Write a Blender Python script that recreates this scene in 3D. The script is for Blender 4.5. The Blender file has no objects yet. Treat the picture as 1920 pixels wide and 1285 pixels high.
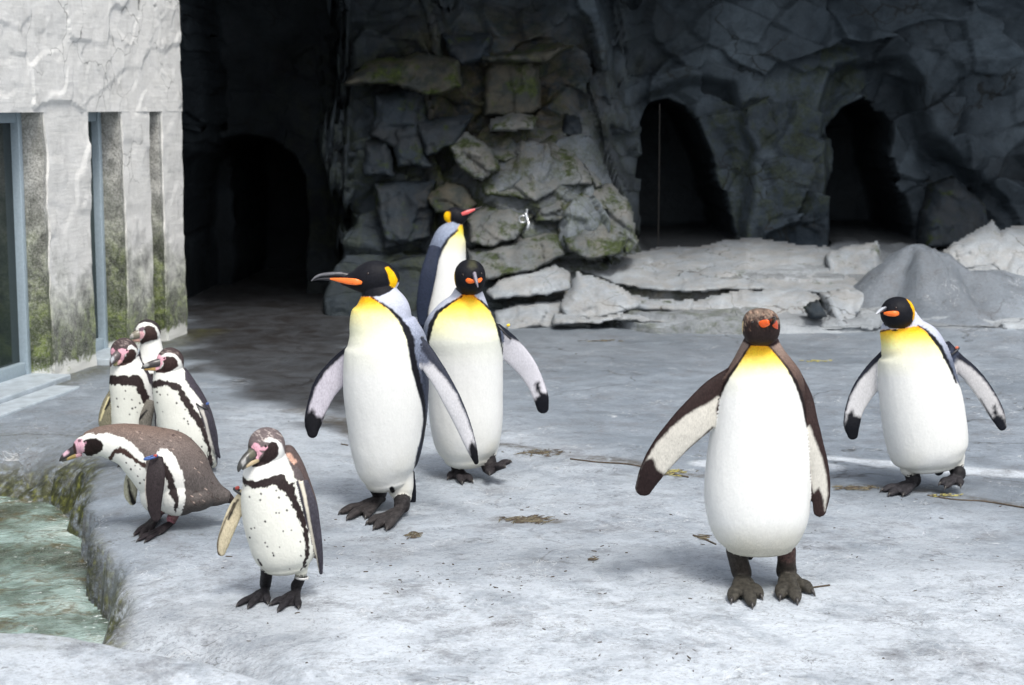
import bpy, math, random
import numpy as np
from mathutils import Vector
from mathutils.bvhtree import BVHTree
from mathutils.kdtree import KDTree

scene = bpy.context.scene
C = scene.collection
R = math.radians
rng = np.random.default_rng(7)

# ------------------------------------------------------------------ camera
CAM_H, FPX, CX, CY, PITCH = 1.46, 3200.0, 960.0, 642.5, math.atan((642.5 - 200.0) / 3200.0)
cam = bpy.data.cameras.new('camera')
cam_o = bpy.data.objects.new('camera', cam)
C.objects.link(cam_o)
cam_o.location = (0, 0, CAM_H)
cam_o.rotation_euler = (math.pi / 2 - PITCH, 0, 0)
cam.sensor_width = 36.0
cam.lens = 36.0 * FPX / 1920.0
cam.clip_start, cam.clip_end = 0.1, 500.0
cam.dof.use_dof = True
cam.dof.focus_distance = 5.7
cam.dof.aperture_fstop = 5.0
scene.camera = cam_o

# ------------------------------------------------------------------ world and light
world = bpy.data.worlds.new('World')
scene.world = world
world.use_nodes = True
wn, wl = world.node_tree.nodes, world.node_tree.links
wn.clear()
SUN_EL, SUN_AZ = R(58), R(160)      # azimuth clockwise from +Y: behind the camera, over the right shoulder
sky = wn.new('ShaderNodeTexSky')
sky.sky_type = 'NISHITA'
sky.sun_disc = False
sky.sun_elevation = SUN_EL
sky.sun_rotation = SUN_AZ
sky.air_density = 1.0
sky.dust_density = 4.0
hsv = wn.new('ShaderNodeHueSaturation')
hsv.inputs['Saturation'].default_value = 0.42
bg = wn.new('ShaderNodeBackground')
bg.inputs['Strength'].default_value = 0.15
wo = wn.new('ShaderNodeOutputWorld')
wl.new(sky.outputs[0], hsv.inputs['Color'])
wl.new(hsv.outputs[0], bg.inputs['Color'])
wl.new(bg.outputs[0], wo.inputs['Surface'])
sun = bpy.data.lights.new('sun', 'SUN')
sun.energy = 1.5
sun.angle = R(14)
sun.color = (1.0, 0.965, 0.91)
sun_o = bpy.data.objects.new('sun', sun)
C.objects.link(sun_o)
sd = Vector((math.sin(SUN_AZ) * math.cos(SUN_EL), math.cos(SUN_AZ) * math.cos(SUN_EL), math.sin(SUN_EL)))
sun_o.rotation_euler = sd.to_track_quat('Z', 'Y').to_euler()
scene.view_settings.view_transform = 'Standard'
scene.view_settings.look = 'None'
scene.view_settings.gamma = 1.0
scene.view_settings.use_curve_mapping = False
scene.view_settings.exposure = 0.70

# ------------------------------------------------------------------ numeric helpers
FWD = np.array([0, math.cos(PITCH), -math.sin(PITCH)])
UP = np.array([0, math.sin(PITCH), math.cos(PITCH)])
RIGHT = np.array([1.0, 0, 0])
CAMP = np.array([0, 0, CAM_H])

def ray(px, py):
    return FWD + (px - CX) / FPX * RIGHT + (CY - py) / FPX * UP

def W(px, py, Y):
    """the point at world depth Y seen at a place in the photograph"""
    d = ray(px, py)
    return CAMP + d * (Y / d[1])

def project(P):
    q = P - CAMP
    z = q @ FWD
    return CX + FPX * (q @ RIGHT) / z, CY - FPX * (q @ UP) / z

def _hash(ix, iy, iz, seed):
    h = (ix.astype(np.int64) * 374761393 + iy.astype(np.int64) * 668265263 + iz.astype(np.int64) * 2147483647 + seed * 974634777) & 0xFFFFFFFF
    h = ((h ^ (h >> 13)) * 1274126177) & 0xFFFFFFFF
    h = ((h ^ (h >> 16)) * 2246822519) & 0xFFFFFFFF
    h = h ^ (h >> 15)
    return (h & 0xFFFFFF) / float(0xFFFFFF)

def vnoise(P, scale=1.0, seed=0):
    P = np.asarray(P, float) * scale
    i = np.floor(P).astype(np.int64)
    f = P - i
    f = f * f * (3 - 2 * f)
    out = 0
    for dx in (0, 1):
        for dy in (0, 1):
            for dz in (0, 1):
                w = (f[:, 0] if dx else 1 - f[:, 0]) * (f[:, 1] if dy else 1 - f[:, 1]) * (f[:, 2] if dz else 1 - f[:, 2])
                out = out + w * _hash(i[:, 0] + dx, i[:, 1] + dy, i[:, 2] + dz, seed)
    return out * 2 - 1

def fbm(P, scale=1.0, octs=4, seed=0, gain=0.5):
    a, t, out = 1.0, 0.0, 0
    for k in range(octs):
        out = out + a * vnoise(P, scale * 2 ** k, seed + k * 17)
        t += a
        a *= gain
    return out / t

def facets(U, V, cell, seed, tilt=0.35, off=0.5, groove=0.25, gw=0.06):
    """stone-like relief: every voronoi cell is its own tilted plane, with a groove where cells meet"""
    cu, cv = (cell, cell) if np.isscalar(cell) else cell
    u, v = U / cu, V / cv
    iu, iv = np.floor(u).astype(np.int64), np.floor(v).astype(np.int64)
    F1 = np.full(u.shape, 9.0)
    F2 = np.full(u.shape, 9.0)
    bi = np.zeros(u.shape, np.int64)
    bj = np.zeros(u.shape, np.int64)
    du = np.zeros(u.shape)
    dv = np.zeros(u.shape)
    zz = np.zeros_like(iu)
    for a in (-1, 0, 1):
        for b in (-1, 0, 1):
            ci, cj = iu + a, iv + b
            sx = ci + 0.1 + 0.8 * _hash(ci, cj, zz, seed)
            sy = cj + 0.1 + 0.8 * _hash(ci, cj, zz, seed + 1)
            d = np.maximum(np.abs(u - sx), np.abs(v - sy)) * 0.5 + 0.5 * np.hypot(u - sx, v - sy)
            near = d < F1
            F2 = np.where(near, F1, np.minimum(F2, d))
            bi = np.where(near, ci, bi)
            bj = np.where(near, cj, bj)
            du = np.where(near, u - sx, du)
            dv = np.where(near, v - sy, dv)
            F1 = np.where(near, d, F1)
    o = (_hash(bi, bj, zz, seed + 2) - 0.5) * 2 * off
    gx = (_hash(bi, bj, zz, seed + 3) - 0.5) * 2 * tilt
    gy = (_hash(bi, bj, zz, seed + 4) - 0.5) * 2 * tilt
    edge = np.clip((F2 - F1) / gw, 0, 1)
    return o + gx * du + gy * dv - groove * (1 - edge), _hash(bi, bj, zz, seed + 5), edge

def smooth(a, b, x):
    t = np.clip((x - a) / (b - a), 0, 1)
    return t * t * (3 - 2 * t)

def sdist(poly, X, Y):
    """signed distance to a closed polygon, negative inside"""
    X = np.asarray(X, float)
    Y = np.asarray(Y, float)
    d = np.full(X.shape, 1e9)
    ins = np.zeros(X.shape, bool)
    n = len(poly)
    for k in range(n):
        x0, y0 = poly[k]
        x1, y1 = poly[(k + 1) % n]
        ex, ey = x1 - x0, y1 - y0
        L = ex * ex + ey * ey + 1e-12
        t = np.clip(((X - x0) * ex + (Y - y0) * ey) / L, 0, 1)
        d = np.minimum(d, np.hypot(X - x0 - t * ex, Y - y0 - t * ey))
        if y0 != y1:
            c = ((y0 > Y) != (y1 > Y)) & (X < (x1 - x0) * (Y - y0) / (y1 - y0) + x0)
            ins ^= c
    return np.where(ins, -d, d)

def strokedist(pts, X, Y):
    """distance to a polyline minus its half width (x, y, halfwidth)"""
    d = np.full(np.shape(X), 1e9)
    for k in range(len(pts) - 1):
        x0, y0, w0 = pts[k]
        x1, y1, w1 = pts[k + 1]
        ex, ey = x1 - x0, y1 - y0
        t = np.clip(((X - x0) * ex + (Y - y0) * ey) / (ex * ex + ey * ey + 1e-12), 0, 1)
        d = np.minimum(d, np.hypot(X - x0 - t * ex, Y - y0 - t * ey) - (w0 + (w1 - w0) * t))
    return d

def lin(c):
    c = np.asarray(c, float) / 255.0
    return np.where(c <= 0.04045, c / 12.92, ((c + 0.055) / 1.055) ** 2.4)

def catmull(pts, m):
    P = np.asarray(pts, float)
    n = len(P)
    Q = np.vstack([2 * P[0] - P[1], P, 2 * P[-1] - P[-2]])
    seg = np.linalg.norm(P[1:, :3] - P[:-1, :3], axis=1)
    cum = np.concatenate([[0], np.cumsum(seg)])
    s = np.linspace(0, cum[-1], m)
    k = np.clip(np.searchsorted(cum, s, side='right') - 1, 0, n - 2)
    t = ((s - cum[k]) / np.maximum(seg[k], 1e-9))[:, None]
    p0, p1, p2, p3 = Q[k], Q[k + 1], Q[k + 2], Q[k + 3]
    o = 0.5 * (2 * p1 + (p2 - p0) * t + (2 * p0 - 5 * p1 + 4 * p2 - p3) * t ** 2 + (3 * p1 - p0 - 3 * p2 + p3) * t ** 3)
    o[:, 3:] = np.maximum(o[:, 3:], 1e-4)
    return o

def loft(st, ref=(0, 1, 0), m=40, n=32, power=2.0, cap=(1.0, 1.0)):
    """st rows: x,y,z, side radius, depth radius. Rounded caps. Returns verts, faces"""
    o = catmull(st, m)
    P, rs, rb = o[:, :3], o[:, 3], o[:, 4]
    T = np.gradient(P, axis=0)
    T /= np.linalg.norm(T, axis=1)[:, None]
    ref = np.array(ref, float)
    S = np.cross(T, ref)
    S /= np.linalg.norm(S, axis=1)[:, None] + 1e-9
    B = np.cross(S, T)
    rings = []
    K = 5
    def cl(i, f):
        return min(rs[i], rb[i]) * f
    for k in range(K, 0, -1):
        a = k / (K + 0.6) * math.pi / 2
        rings.append((P[0] - T[0] * cl(0, cap[0]) * math.sin(a), S[0], B[0], rs[0] * math.cos(a), rb[0] * math.cos(a)))
    for i in range(m):
        rings.append((P[i], S[i], B[i], rs[i], rb[i]))
    for k in range(1, K + 1):
        a = k / (K + 0.6) * math.pi / 2
        rings.append((P[-1] + T[-1] * cl(-1, cap[1]) * math.sin(a), S[-1], B[-1], rs[-1] * math.cos(a), rb[-1] * math.cos(a)))
    th = np.linspace(0, 2 * math.pi, n, endpoint=False)
    c, s = np.cos(th), np.sin(th)
    c = np.sign(c) * np.abs(c) ** (2 / power)
    s = np.sign(s) * np.abs(s) ** (2 / power)
    V = []
    for p, sv, bv, a, b in rings:
        V.append(p + np.outer(c * a, sv) + np.outer(s * b, bv))
    M = len(V)
    V = np.vstack(V + [(P[0] - T[0] * cl(0, cap[0]))[None], (P[-1] + T[-1] * cl(-1, cap[1]))[None]])
    F = []
    for i in range(M - 1):
        for j in range(n):
            F.append((i * n + j, i * n + (j + 1) % n, (i + 1) * n + (j + 1) % n, (i + 1) * n + j))
    a, b = M * n, M * n + 1
    for j in range(n):
        F.append((a, (j + 1) % n, j))
        F.append((b, (M - 1) * n + j, (M - 1) * n + (j + 1) % n))
    return V, F

def ellip(c, r, rot=0.0, nu=28, nv=18, power=2.0):
    """ellipsoid, rotated in the XZ plane"""
    V = [(0, 0, 1.0)]
    for i in range(1, nv):
        a = math.pi * i / nv
        for j in range(nu):
            b = 2 * math.pi * j / nu
            q = [math.sin(a) * math.cos(b), math.sin(a) * math.sin(b), math.cos(a)]
            n_ = sum(abs(t) ** power for t in q) ** (1 / power)
            V.append([t / n_ for t in q])
    V.append((0, 0, -1.0))
    V = np.array(V) * np.array(r)
    cr, sr = math.cos(rot), math.sin(rot)
    x, z = V[:, 0].copy(), V[:, 2].copy()
    V[:, 0], V[:, 2] = x * cr - z * sr, x * sr + z * cr
    F = []
    for j in range(nu):
        F.append((0, 1 + j, 1 + (j + 1) % nu))
        F.append((len(V) - 1, 1 + (nv - 2) * nu + (j + 1) % nu, 1 + (nv - 2) * nu + j))
    for i in range(nv - 2):
        for j in range(nu):
            F.append((1 + i * nu + j, 1 + (i + 1) * nu + j, 1 + (i + 1) * nu + (j + 1) % nu, 1 + i * nu + (j + 1) % nu))
    return V + np.array(c), F

def merge(parts):
    V, F, o = [], [], 0
    for v, f in parts:
        V.append(v)
        F += [tuple(i + o for i in q) for q in f]
        o += len(v)
    return np.vstack(V), F

# ------------------------------------------------------------------ object helpers
def link(o, parent=None):
    C.objects.link(o)
    if parent is not None:
        o.parent = parent
    return o

def mesh_obj(name, V, F, mat=None, parent=None, origin=None, shade=True, colors=None):
    V = np.asarray(V, float)
    org = np.zeros(3) if origin is None else np.asarray(origin, float)
    me = bpy.data.meshes.new(name)
    if isinstance(F, np.ndarray):
        nf, k = F.shape
        me.vertices.add(len(V))
        me.vertices.foreach_set('co', (V - org).ravel())
        me.loops.add(nf * k)
        me.loops.foreach_set('vertex_index', F.ravel().astype(np.int32))
        me.polygons.add(nf)
        me.polygons.foreach_set('loop_start', np.arange(0, nf * k, k, dtype=np.int32))
        me.update(calc_edges=True)
    else:
        me.from_pydata([tuple(p) for p in (V - org)], [], F)
        me.update()
    if shade:
        me.polygons.foreach_set('use_smooth', [True] * len(me.polygons))
    if colors is not None:
        add_colors(me, colors)
    if mat is not None:
        me.materials.append(mat)
    o = bpy.data.objects.new(name, me)
    link(o, parent)
    if parent is None and origin is not None:
        o.location = org
    return o

def add_colors(me, col, name='paint'):
    a = me.attributes.new(name, 'FLOAT_COLOR', 'POINT')
    c = np.ones((len(me.vertices), 4))
    c[:, :col.shape[1]] = col
    a.data.foreach_set('color', c.ravel())

def thing(name, label, cat, loc, group=None):
    o = bpy.data.objects.new(name, None)
    o.empty_display_size = 0.1
    link(o)
    o.location = loc
    o['label'] = label
    o['category'] = cat
    if group:
        o['group'] = group
    return o

def tag(o, label, cat, group=None):
    o['label'] = label
    o['category'] = cat
    if group:
        o['group'] = group
    return o

# ------------------------------------------------------------------ node material helpers
class NT:
    def __init__(self, name):
        self.m = bpy.data.materials.new(name)
        self.m.use_nodes = True
        self.t = self.m.node_tree
        self.t.nodes.clear()
        self.out = self.n('ShaderNodeOutputMaterial')
        self.b = self.n('ShaderNodeBsdfPrincipled')
        self.l(self.b.outputs[0], self.out.inputs['Surface'])
    def n(self, k, **kw):
        x = self.t.nodes.new(k)
        for a, v in kw.items():
            setattr(x, a, v)
        return x
    def l(self, a, b):
        self.t.links.new(a, b)
    def coord(self, scale=(1, 1, 1), kind='Object'):
        tc = self.n('ShaderNodeTexCoord')
        mp = self.n('ShaderNodeMapping')
        mp.inputs['Scale'].default_value = scale
        self.l(tc.outputs[kind], mp.inputs['Vector'])
        return mp.outputs[0]
    def noise(self, vec, scale, detail=6, rough=0.55, dist=0.0):
        x = self.n('ShaderNodeTexNoise')
        x.inputs['Scale'].default_value = scale
        x.inputs['Detail'].default_value = detail
        x.inputs['Roughness'].default_value = rough
        x.inputs['Distortion'].default_value = dist
        self.l(vec, x.inputs['Vector'])
        return x.outputs['Fac']
    def voro(self, vec, scale, feature='DISTANCE_TO_EDGE', out='Distance'):
        x = self.n('ShaderNodeTexVoronoi', feature=feature)
        x.inputs['Scale'].default_value = scale
        self.l(vec, x.inputs['Vector'])
        return x.outputs[out]
    def warp(self, vec, scale, amt):
        x = self.n('ShaderNodeTexNoise')
        x.inputs['Scale'].default_value = scale
        x.inputs['Detail'].default_value = 4
        self.l(vec, x.inputs['Vector'])
        s = self.n('ShaderNodeVectorMath', operation='SCALE')
        s.inputs['Scale'].default_value = amt
        self.l(x.outputs['Color'], s.inputs[0])
        a = self.n('ShaderNodeVectorMath', operation='ADD')
        self.l(vec, a.inputs[0])
        self.l(s.outputs[0], a.inputs[1])
        return a.outputs[0]
    def ramp(self, fac, stops, interp='LINEAR'):
        x = self.n('ShaderNodeValToRGB')
        x.color_ramp.interpolation = interp
        e = x.color_ramp.elements
        while len(e) < len(stops):
            e.new(0.5)
        for k, (p, c) in enumerate(stops):
            e[k].position = p
            e[k].color = (c, c, c, 1) if np.isscalar(c) else (*c, 1)
        self.l(fac, x.inputs[0])
        return x.outputs[0]
    def mix(self, fac, a, b, mode='MIX'):
        x = self.n('ShaderNodeMix', data_type='RGBA', blend_type=mode)
        for v, i in ((fac, 0), (a, 6), (b, 7)):
            if hasattr(v, 'default_value') or hasattr(v, 'is_linked'):
                self.l(v, x.inputs[i])
            elif i == 0:
                x.inputs[0].default_value = v
            else:
                x.inputs[i].default_value = (*v, 1)
        return x.outputs[2]
    def math(self, op, a, b=0.0, clamp=False):
        x = self.n('ShaderNodeMath', operation=op)
        x.use_clamp = clamp
        for v, i in ((a, 0), (b, 1)):
            if hasattr(v, 'is_linked'):
                self.l(v, x.inputs[i])
            else:
                x.inputs[i].default_value = v
        return x.outputs[0]
    def attr(self, name, out='Color'):
        x = self.n('ShaderNodeAttribute', attribute_name=name)
        return x.outputs[out]
    def bump(self, h, strength=0.3, dist=0.01, prev=None):
        x = self.n('ShaderNodeBump')
        x.inputs['Strength'].default_value = strength
        x.inputs['Distance'].default_value = dist
        self.l(h, x.inputs['Height'])
        if prev is not None:
            self.l(prev, x.inputs['Normal'])
        return x.outputs[0]
    def set(self, color=None, rough=None, normal=None, spec=None, metal=None, sheen=None):
        for v, k in ((color, 'Base Color'), (rough, 'Roughness'), (normal, 'Normal'), (spec, 'Specular IOR Level'), (metal, 'Metallic'), (sheen, 'Sheen Weight')):
            if v is None:
                continue
            if hasattr(v, 'is_linked'):
                self.l(v, self.b.inputs[k])
            else:
                self.b.inputs[k].default_value = (*v, 1) if k == 'Base Color' else v
        return self.m

def simple(name, rgb, rough=0.5, spec=0.5, metal=0.0, nscale=60, var=0.12, bump=0.1):
    t = NT(name)
    v = t.coord()
    f = t.noise(v, nscale, 4)
    c = np.array(rgb)
    col = t.ramp(f, [(0.25, tuple(c * (1 - var))), (0.75, tuple(np.minimum(c * (1 + var), 0.9)))])
    return t.set(col, rough, t.bump(f, bump, 0.002), spec, metal)

# ------------------------------------------------------------------ materials
def mat_plumage():
    t = NT('plumage')
    v = t.coord((1, 1, 0.35))
    f = t.noise(v, 520, 3, 0.6)
    g = t.noise(v, 45, 4, 0.6)
    pr = t.attr('paint')
    lum = t.n('ShaderNodeRGBToBW')
    t.l(pr, lum.inputs[0])
    amt = t.ramp(lum.outputs[0], [(0.0, 0.95), (0.25, 0.85), (0.55, 0.07)])
    col = t.mix(amt, pr, t.ramp(t.noise(v, 300, 4, 0.75), [(0.33, 0.55), (0.5, 1.0), (0.68, 1.5)]), 'MULTIPLY')
    col = t.mix(0.10, col, t.ramp(g, [(0.3, 0.75), (0.65, 1.0)]), 'MULTIPLY')
    n = t.bump(f, 0.14, 0.002)
    n = t.bump(g, 0.12, 0.005, n)
    n = t.bump(t.noise(v, 150, 3, 0.7), 0.12, 0.003, n)
    return t.set(col, t.ramp(f, [(0.2, 0.5), (0.8, 0.68)]), n, 0.13)

def mat_beak():
    t = NT('beak_horn')
    v = t.coord()
    f = t.noise(v, 160, 4)
    col = t.mix(0.4, t.attr('paint'), t.ramp(f, [(0.3, 0.5), (0.7, 1.0)]), 'MULTIPLY')
    return t.set(col, 0.32, t.bump(f, 0.12, 0.001), 0.5)

def rock_common(t, v, base_dark, base_light, crack_scale, crack_w=0.03, crack_amt=0.8):
    wv = t.warp(v, 2.2, 0.35)
    big = t.noise(wv, 1.3, 6, 0.6)
    mid = t.noise(wv, 7, 8, 0.65)
    fine = t.noise(v, 60, 6, 0.7)
    col = t.ramp(big, [(0.3, base_dark), (0.7, base_light)])
    col = t.mix(0.65, col, t.ramp(mid, [(0.25, 0.62), (0.5, 0.9), (0.75, 1.25)]), 'MULTIPLY')
    col = t.mix(0.5, col, t.ramp(fine, [(0.25, 0.6), (0.7, 1.15)]), 'MULTIPLY')
    cr = t.voro(t.warp(v, 3.0, 0.5), crack_scale)
    gate = t.ramp(t.noise(v, 1.7, 3), [(0.48, 0.0), (0.58, 1.0)])
    crack = t.math('MULTIPLY', t.ramp(cr, [(0.0, 1.0), (crack_w, 0.0)]), gate)
    col = t.mix(t.math('MULTIPLY', crack, crack_amt), col, (0.02, 0.022, 0.022))
    return col, big, mid, fine, crack

def hair(t, vec, scale, gate_scale, gate=0.54, w=0.012, dist=1.5):
    """short wandering hairlines"""
    n_ = t.noise(vec, scale, 3, 0.5, dist)
    r_ = t.ramp(n_, [(0.5 - w, 0.0), (0.5, 1.0), (0.5 + w, 0.0)])
    g_ = t.ramp(t.noise(vec, gate_scale, 2), [(gate, 0.0), (gate + 0.05, 1.0)])
    return t.math('MULTIPLY', r_, g_)

def mat_ground():
    t = NT('wet_rock_ground')
    v = t.coord()
    col, big, mid, fine, crack = rock_common(t, v, (0.185, 0.222, 0.262), (0.295, 0.338, 0.385), 0.9, 0.010, 0.9)
    sv = t.coord((0.85, 1.5, 1))
    swv = t.warp(sv, 0.9, 0.9)
    st = t.noise(swv, 8, 8, 0.72)
    col = t.mix(0.45, col, t.ramp(st, [(0.28, 0.7), (0.45, 0.94), (0.6, 1.06), (0.75, 1.25)]), 'MULTIPLY')
    a = t.attr('paint')      # R wet, G moss, B brown grit, A white droppings
    sep = t.n('ShaderNodeSeparateColor')
    t.l(a, sep.inputs[0])
    wet, moss, brown = sep.outputs[0], sep.outputs[1], sep.outputs[2]
    alpha = t.attr('paint', 'Alpha')
    # chalky film of dried droppings
    film = t.math('MULTIPLY', alpha, t.ramp(t.noise(t.warp(v, 1.6, 0.5), 4.2, 10, 0.86), [(0.38, 0.25), (0.54, 0.92)]))
    col = t.mix(film, col, (0.60, 0.65, 0.70))
    grit = t.noise(t.warp(sv, 5, 0.1), 85, 5, 0.8)
    col = t.mix(t.ramp(grit, [(0.55, 0.0), (0.66, 0.8)]), col, (0.11, 0.118, 0.13))
    col = t.mix(t.ramp(t.noise(sv, 38, 7, 0.85), [(0.60, 0.0), (0.70, 0.6)]), col, (0.56, 0.58, 0.60))
    patch = t.ramp(t.noise(t.warp(v, 1.2, 0.5), 3.4, 10, 0.88), [(0.515, 0.0), (0.62, 0.62)])
    col = t.mix(patch, col, (0.15, 0.155, 0.165))
    col = t.mix(t.math('MULTIPLY', hair(t, sv, 7, 5), 0.8), col, (0.06, 0.058, 0.055))
    col = t.mix(t.math('MULTIPLY', hair(t, t.coord((1.0, 1.4, 1)), 11, 3.4, 0.50, 0.007, 2.2), 0.85), col, (0.055, 0.055, 0.058))
    hv = t.coord((1.0, 2.2, 1))
    col = t.mix(t.math('MULTIPLY', hair(t, hv, 15, 7, 0.56, 0.02), 0.8), col, (0.07, 0.066, 0.06))
    col = t.mix(t.math('MULTIPLY', hair(t, t.coord((1.3, 1.1, 1)), 5, 3, 0.53, 0.007), 0.75), col, (0.66, 0.68, 0.69))
    wetm = t.math('MULTIPLY', wet, t.ramp(mid, [(0.3, 0.72), (0.62, 1.0)]))
    col = t.mix(wetm, col, t.mix(0.955, col, (0.013, 0.0095, 0.0075)))
    gritm = t.math('MULTIPLY', brown, t.ramp(t.noise(v, 28, 8, 0.8), [(0.38, 0.0), (0.56, 1.0)]))
    col = t.mix(t.math('MULTIPLY', gritm, 0.8), col, (0.075, 0.063, 0.045))
    mossm = t.math('MULTIPLY', moss, t.ramp(t.noise(v, 14, 6, 0.75), [(0.34, 0.0), (0.54, 1.0)]))
    col = t.mix(mossm, col, t.ramp(t.noise(v, 34, 5), [(0.36, (0.014, 0.017, 0.007)), (0.55, (0.05, 0.055, 0.014)), (0.70, (0.17, 0.18, 0.04))]))
    n = t.bump(mid, 0.55, 0.03)
    n = t.bump(st, 0.6, 0.014, n)
    n = t.bump(fine, 0.7, 0.007, n)
    n = t.bump(t.noise(v, 24, 8, 0.85), 0.5, 0.012, n)
    n = t.bump(crack, -0.6, 0.01, n)
    rough = t.math('SUBTRACT', t.ramp(mid, [(0.3, 0.42), (0.7, 0.68)]), t.math('MULTIPLY', wetm, 0.22))
    return t.set(col, rough, n, 0.45)

def mat_cliff():
    t = NT('cliff_rock')
    v = t.coord()
    a = t.attr('paint')      # R painted daylight, G moss, B warm stain, A facet tone and painted shade
    sep = t.n('ShaderNodeSeparateColor')
    t.l(a, sep.inputs[0])
    tone, moss, warm = sep.outputs[0], sep.outputs[1], sep.outputs[2]
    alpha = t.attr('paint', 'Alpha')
    col, big, mid, fine, crack = rock_common(t, v, (0.012, 0.019, 0.027), (0.088, 0.112, 0.134), 1.6, 0.02, 0.9)  # dark wall colour holds shade as well as damp
    lc, b2, m2, f2, c2 = rock_common(t, v, (0.20, 0.222, 0.24), (0.33, 0.355, 0.375), 2.4, 0.018, 0.85)  # same rock made paler, open-sky light put into the colour
    col = t.mix(tone, col, lc)
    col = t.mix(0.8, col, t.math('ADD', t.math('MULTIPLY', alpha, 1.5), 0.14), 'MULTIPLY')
    wm = t.math('MULTIPLY', warm, t.ramp(t.noise(v, 9, 6, 0.7), [(0.4, 0.0), (0.62, 0.85)]))
    col = t.mix(wm, col, t.mix(0.5, col, (0.26, 0.19, 0.10)))
    mm = t.math('MULTIPLY', moss, t.ramp(t.noise(v, 7, 8, 0.75), [(0.46, 0.0), (0.58, 0.9)]))
    col = t.mix(mm, col, t.ramp(fine, [(0.35, (0.015, 0.02, 0.006)), (0.7, (0.07, 0.085, 0.018))]))
    n = t.bump(mid, 0.6, 0.05)
    n = t.bump(fine, 0.4, 0.008, n)
    n = t.bump(crack, -0.6, 0.02, n)
    return t.set(col, t.ramp(mid, [(0.3, 0.55), (0.7, 0.85)]), n, 0.16)

def mat_boulder(name, dark, light, moss=0.4, warm=0.3):
    t = NT(name)
    v = t.coord()
    oi = t.n('ShaderNodeObjectInfo')
    ov = t.n('ShaderNodeVectorMath', operation='ADD')
    t.l(v, ov.inputs[0])
    t.l(oi.outputs['Location'], ov.inputs[1])
    v = ov.outputs[0]
    col, big, mid, fine, crack = rock_common(t, v, dark, light, 3.2, 0.02, 0.85)
    wm = t.math('MULTIPLY', warm, t.ramp(t.noise(v, 6, 6, 0.7), [(0.42, 0.0), (0.6, 1.0)]))
    col = t.mix(wm, col, t.mix(0.5, col, (0.25, 0.19, 0.11)))
    mm = t.ramp(t.noise(v, 5.5, 8, 0.75), [(0.62 - 0.2 * moss, 0.0), (0.72 - 0.2 * moss, 0.9)])
    col = t.mix(mm, col, t.ramp(fine, [(0.35, (0.010, 0.016, 0.004)), (0.7, (0.055, 0.078, 0.014))]))
    n = t.bump(mid, 0.6, 0.04)
    n = t.bump(fine, 0.4, 0.008, n)
    n = t.bump(crack, -0.6, 0.02, n)
    return t.set(col, t.ramp(mid, [(0.3, 0.55), (0.7, 0.85)]), n, 0.18)

def mat_plaster(name, mossy):
    t = NT(name)
    tc = t.n('ShaderNodeTexCoord')
    geo = t.n('ShaderNodeNewGeometry')
    v = geo.outputs['Position']
    sp = t.n('ShaderNodeSeparateXYZ')
    t.l(v, sp.inputs[0])
    z = sp.outputs[2]
    big = t.noise(v, 2.2, 6, 0.6)
    mid = t.noise(t.warp(v, 4, 0.3), 11, 8, 0.7)
    fine = t.noise(v, 90, 6, 0.75)
    if mossy:
        col = t.ramp(mid, [(0.3, (0.26, 0.265, 0.24)), (0.6, (0.56, 0.56, 0.53))])
        col = t.mix(0.85, col, t.ramp(fine, [(0.35, 0.25), (0.6, 1.0)]), 'MULTIPLY')
    else:
        col = t.ramp(mid, [(0.28, (0.62, 0.62, 0.595)), (0.6, (0.74, 0.74, 0.72))])
        col = t.mix(0.4, col, t.ramp(fine, [(0.3, 0.7), (0.65, 1.0)]), 'MULTIPLY')
        # grime streaks and cracks
        sv = t.n('ShaderNodeMapping')
        sv.inputs['Scale'].default_value = (2.5, 2.5, 1.6)
        t.l(v, sv.inputs['Vector'])
        stn = t.noise(t.warp(sv.outputs[0], 0.6, 0.5), 2.0, 7, 0.7)
        col = t.mix(0.8, col, t.ramp(stn, [(0.28, 0.6), (0.42, 0.97), (0.8, 1.03)]), 'MULTIPLY')
        hm = t.n('ShaderNodeMapping')
        hm.inputs['Scale'].default_value = (1, 1, 9)
        t.l(v, hm.inputs['Vector'])
        brush = t.noise(hm.outputs[0], 5, 5, 0.6)
        cr = t.voro(t.warp(v, 2.5, 0.5), 3.0)
        gate = t.ramp(t.noise(v, 2.7, 3), [(0.5, 0.0), (0.58, 1.0)])
        col = t.mix(t.math('MULTIPLY', t.ramp(cr, [(0.0, 0.8), (0.012, 0.0)]), gate), col, (0.08, 0.08, 0.075))
    # algae rising from the foot of the wall
    h = t.math('ADD', z, t.math('MULTIPLY', t.math('SUBTRACT', big, 0.5), 1.0))
    h = t.math('ADD', h, t.math('MULTIPLY', t.math('SUBTRACT', mid, 0.5), 0.6))
    top = 0.98 if mossy else 0.68
    am = t.ramp(h, [(0.0, 1.0), (top * 0.45, 0.85), (top, 0.0)])
    am = t.math('MULTIPLY', am, t.ramp(fine, [(0.4, 1.0), (0.7, 0.6)]))
    col = t.mix(am, col, t.ramp(mid, [(0.36, (0.008, 0.012, 0.004)), (0.50, (0.036, 0.056, 0.007)), (0.62, (0.14, 0.19, 0.02))]))
    # bare white patches at the very foot
    zf = t.ramp(t.math('ADD', z, t.math('MULTIPLY', t.math('SUBTRACT', mid, 0.5), 0.25)), [(0.05, 1.0), (0.075, 0.0)])
    col = t.mix(zf, col, (0.62, 0.63, 0.60))
    n = t.bump(mid, 0.5 if mossy else 0.22, 0.02)
    n = t.bump(fine, 0.6 if mossy else 0.25, 0.006, n)
    if not mossy:
        n = t.bump(brush, 0.25, 0.012, n)
    return t.set(col, 0.8, n, 0.25)

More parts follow.
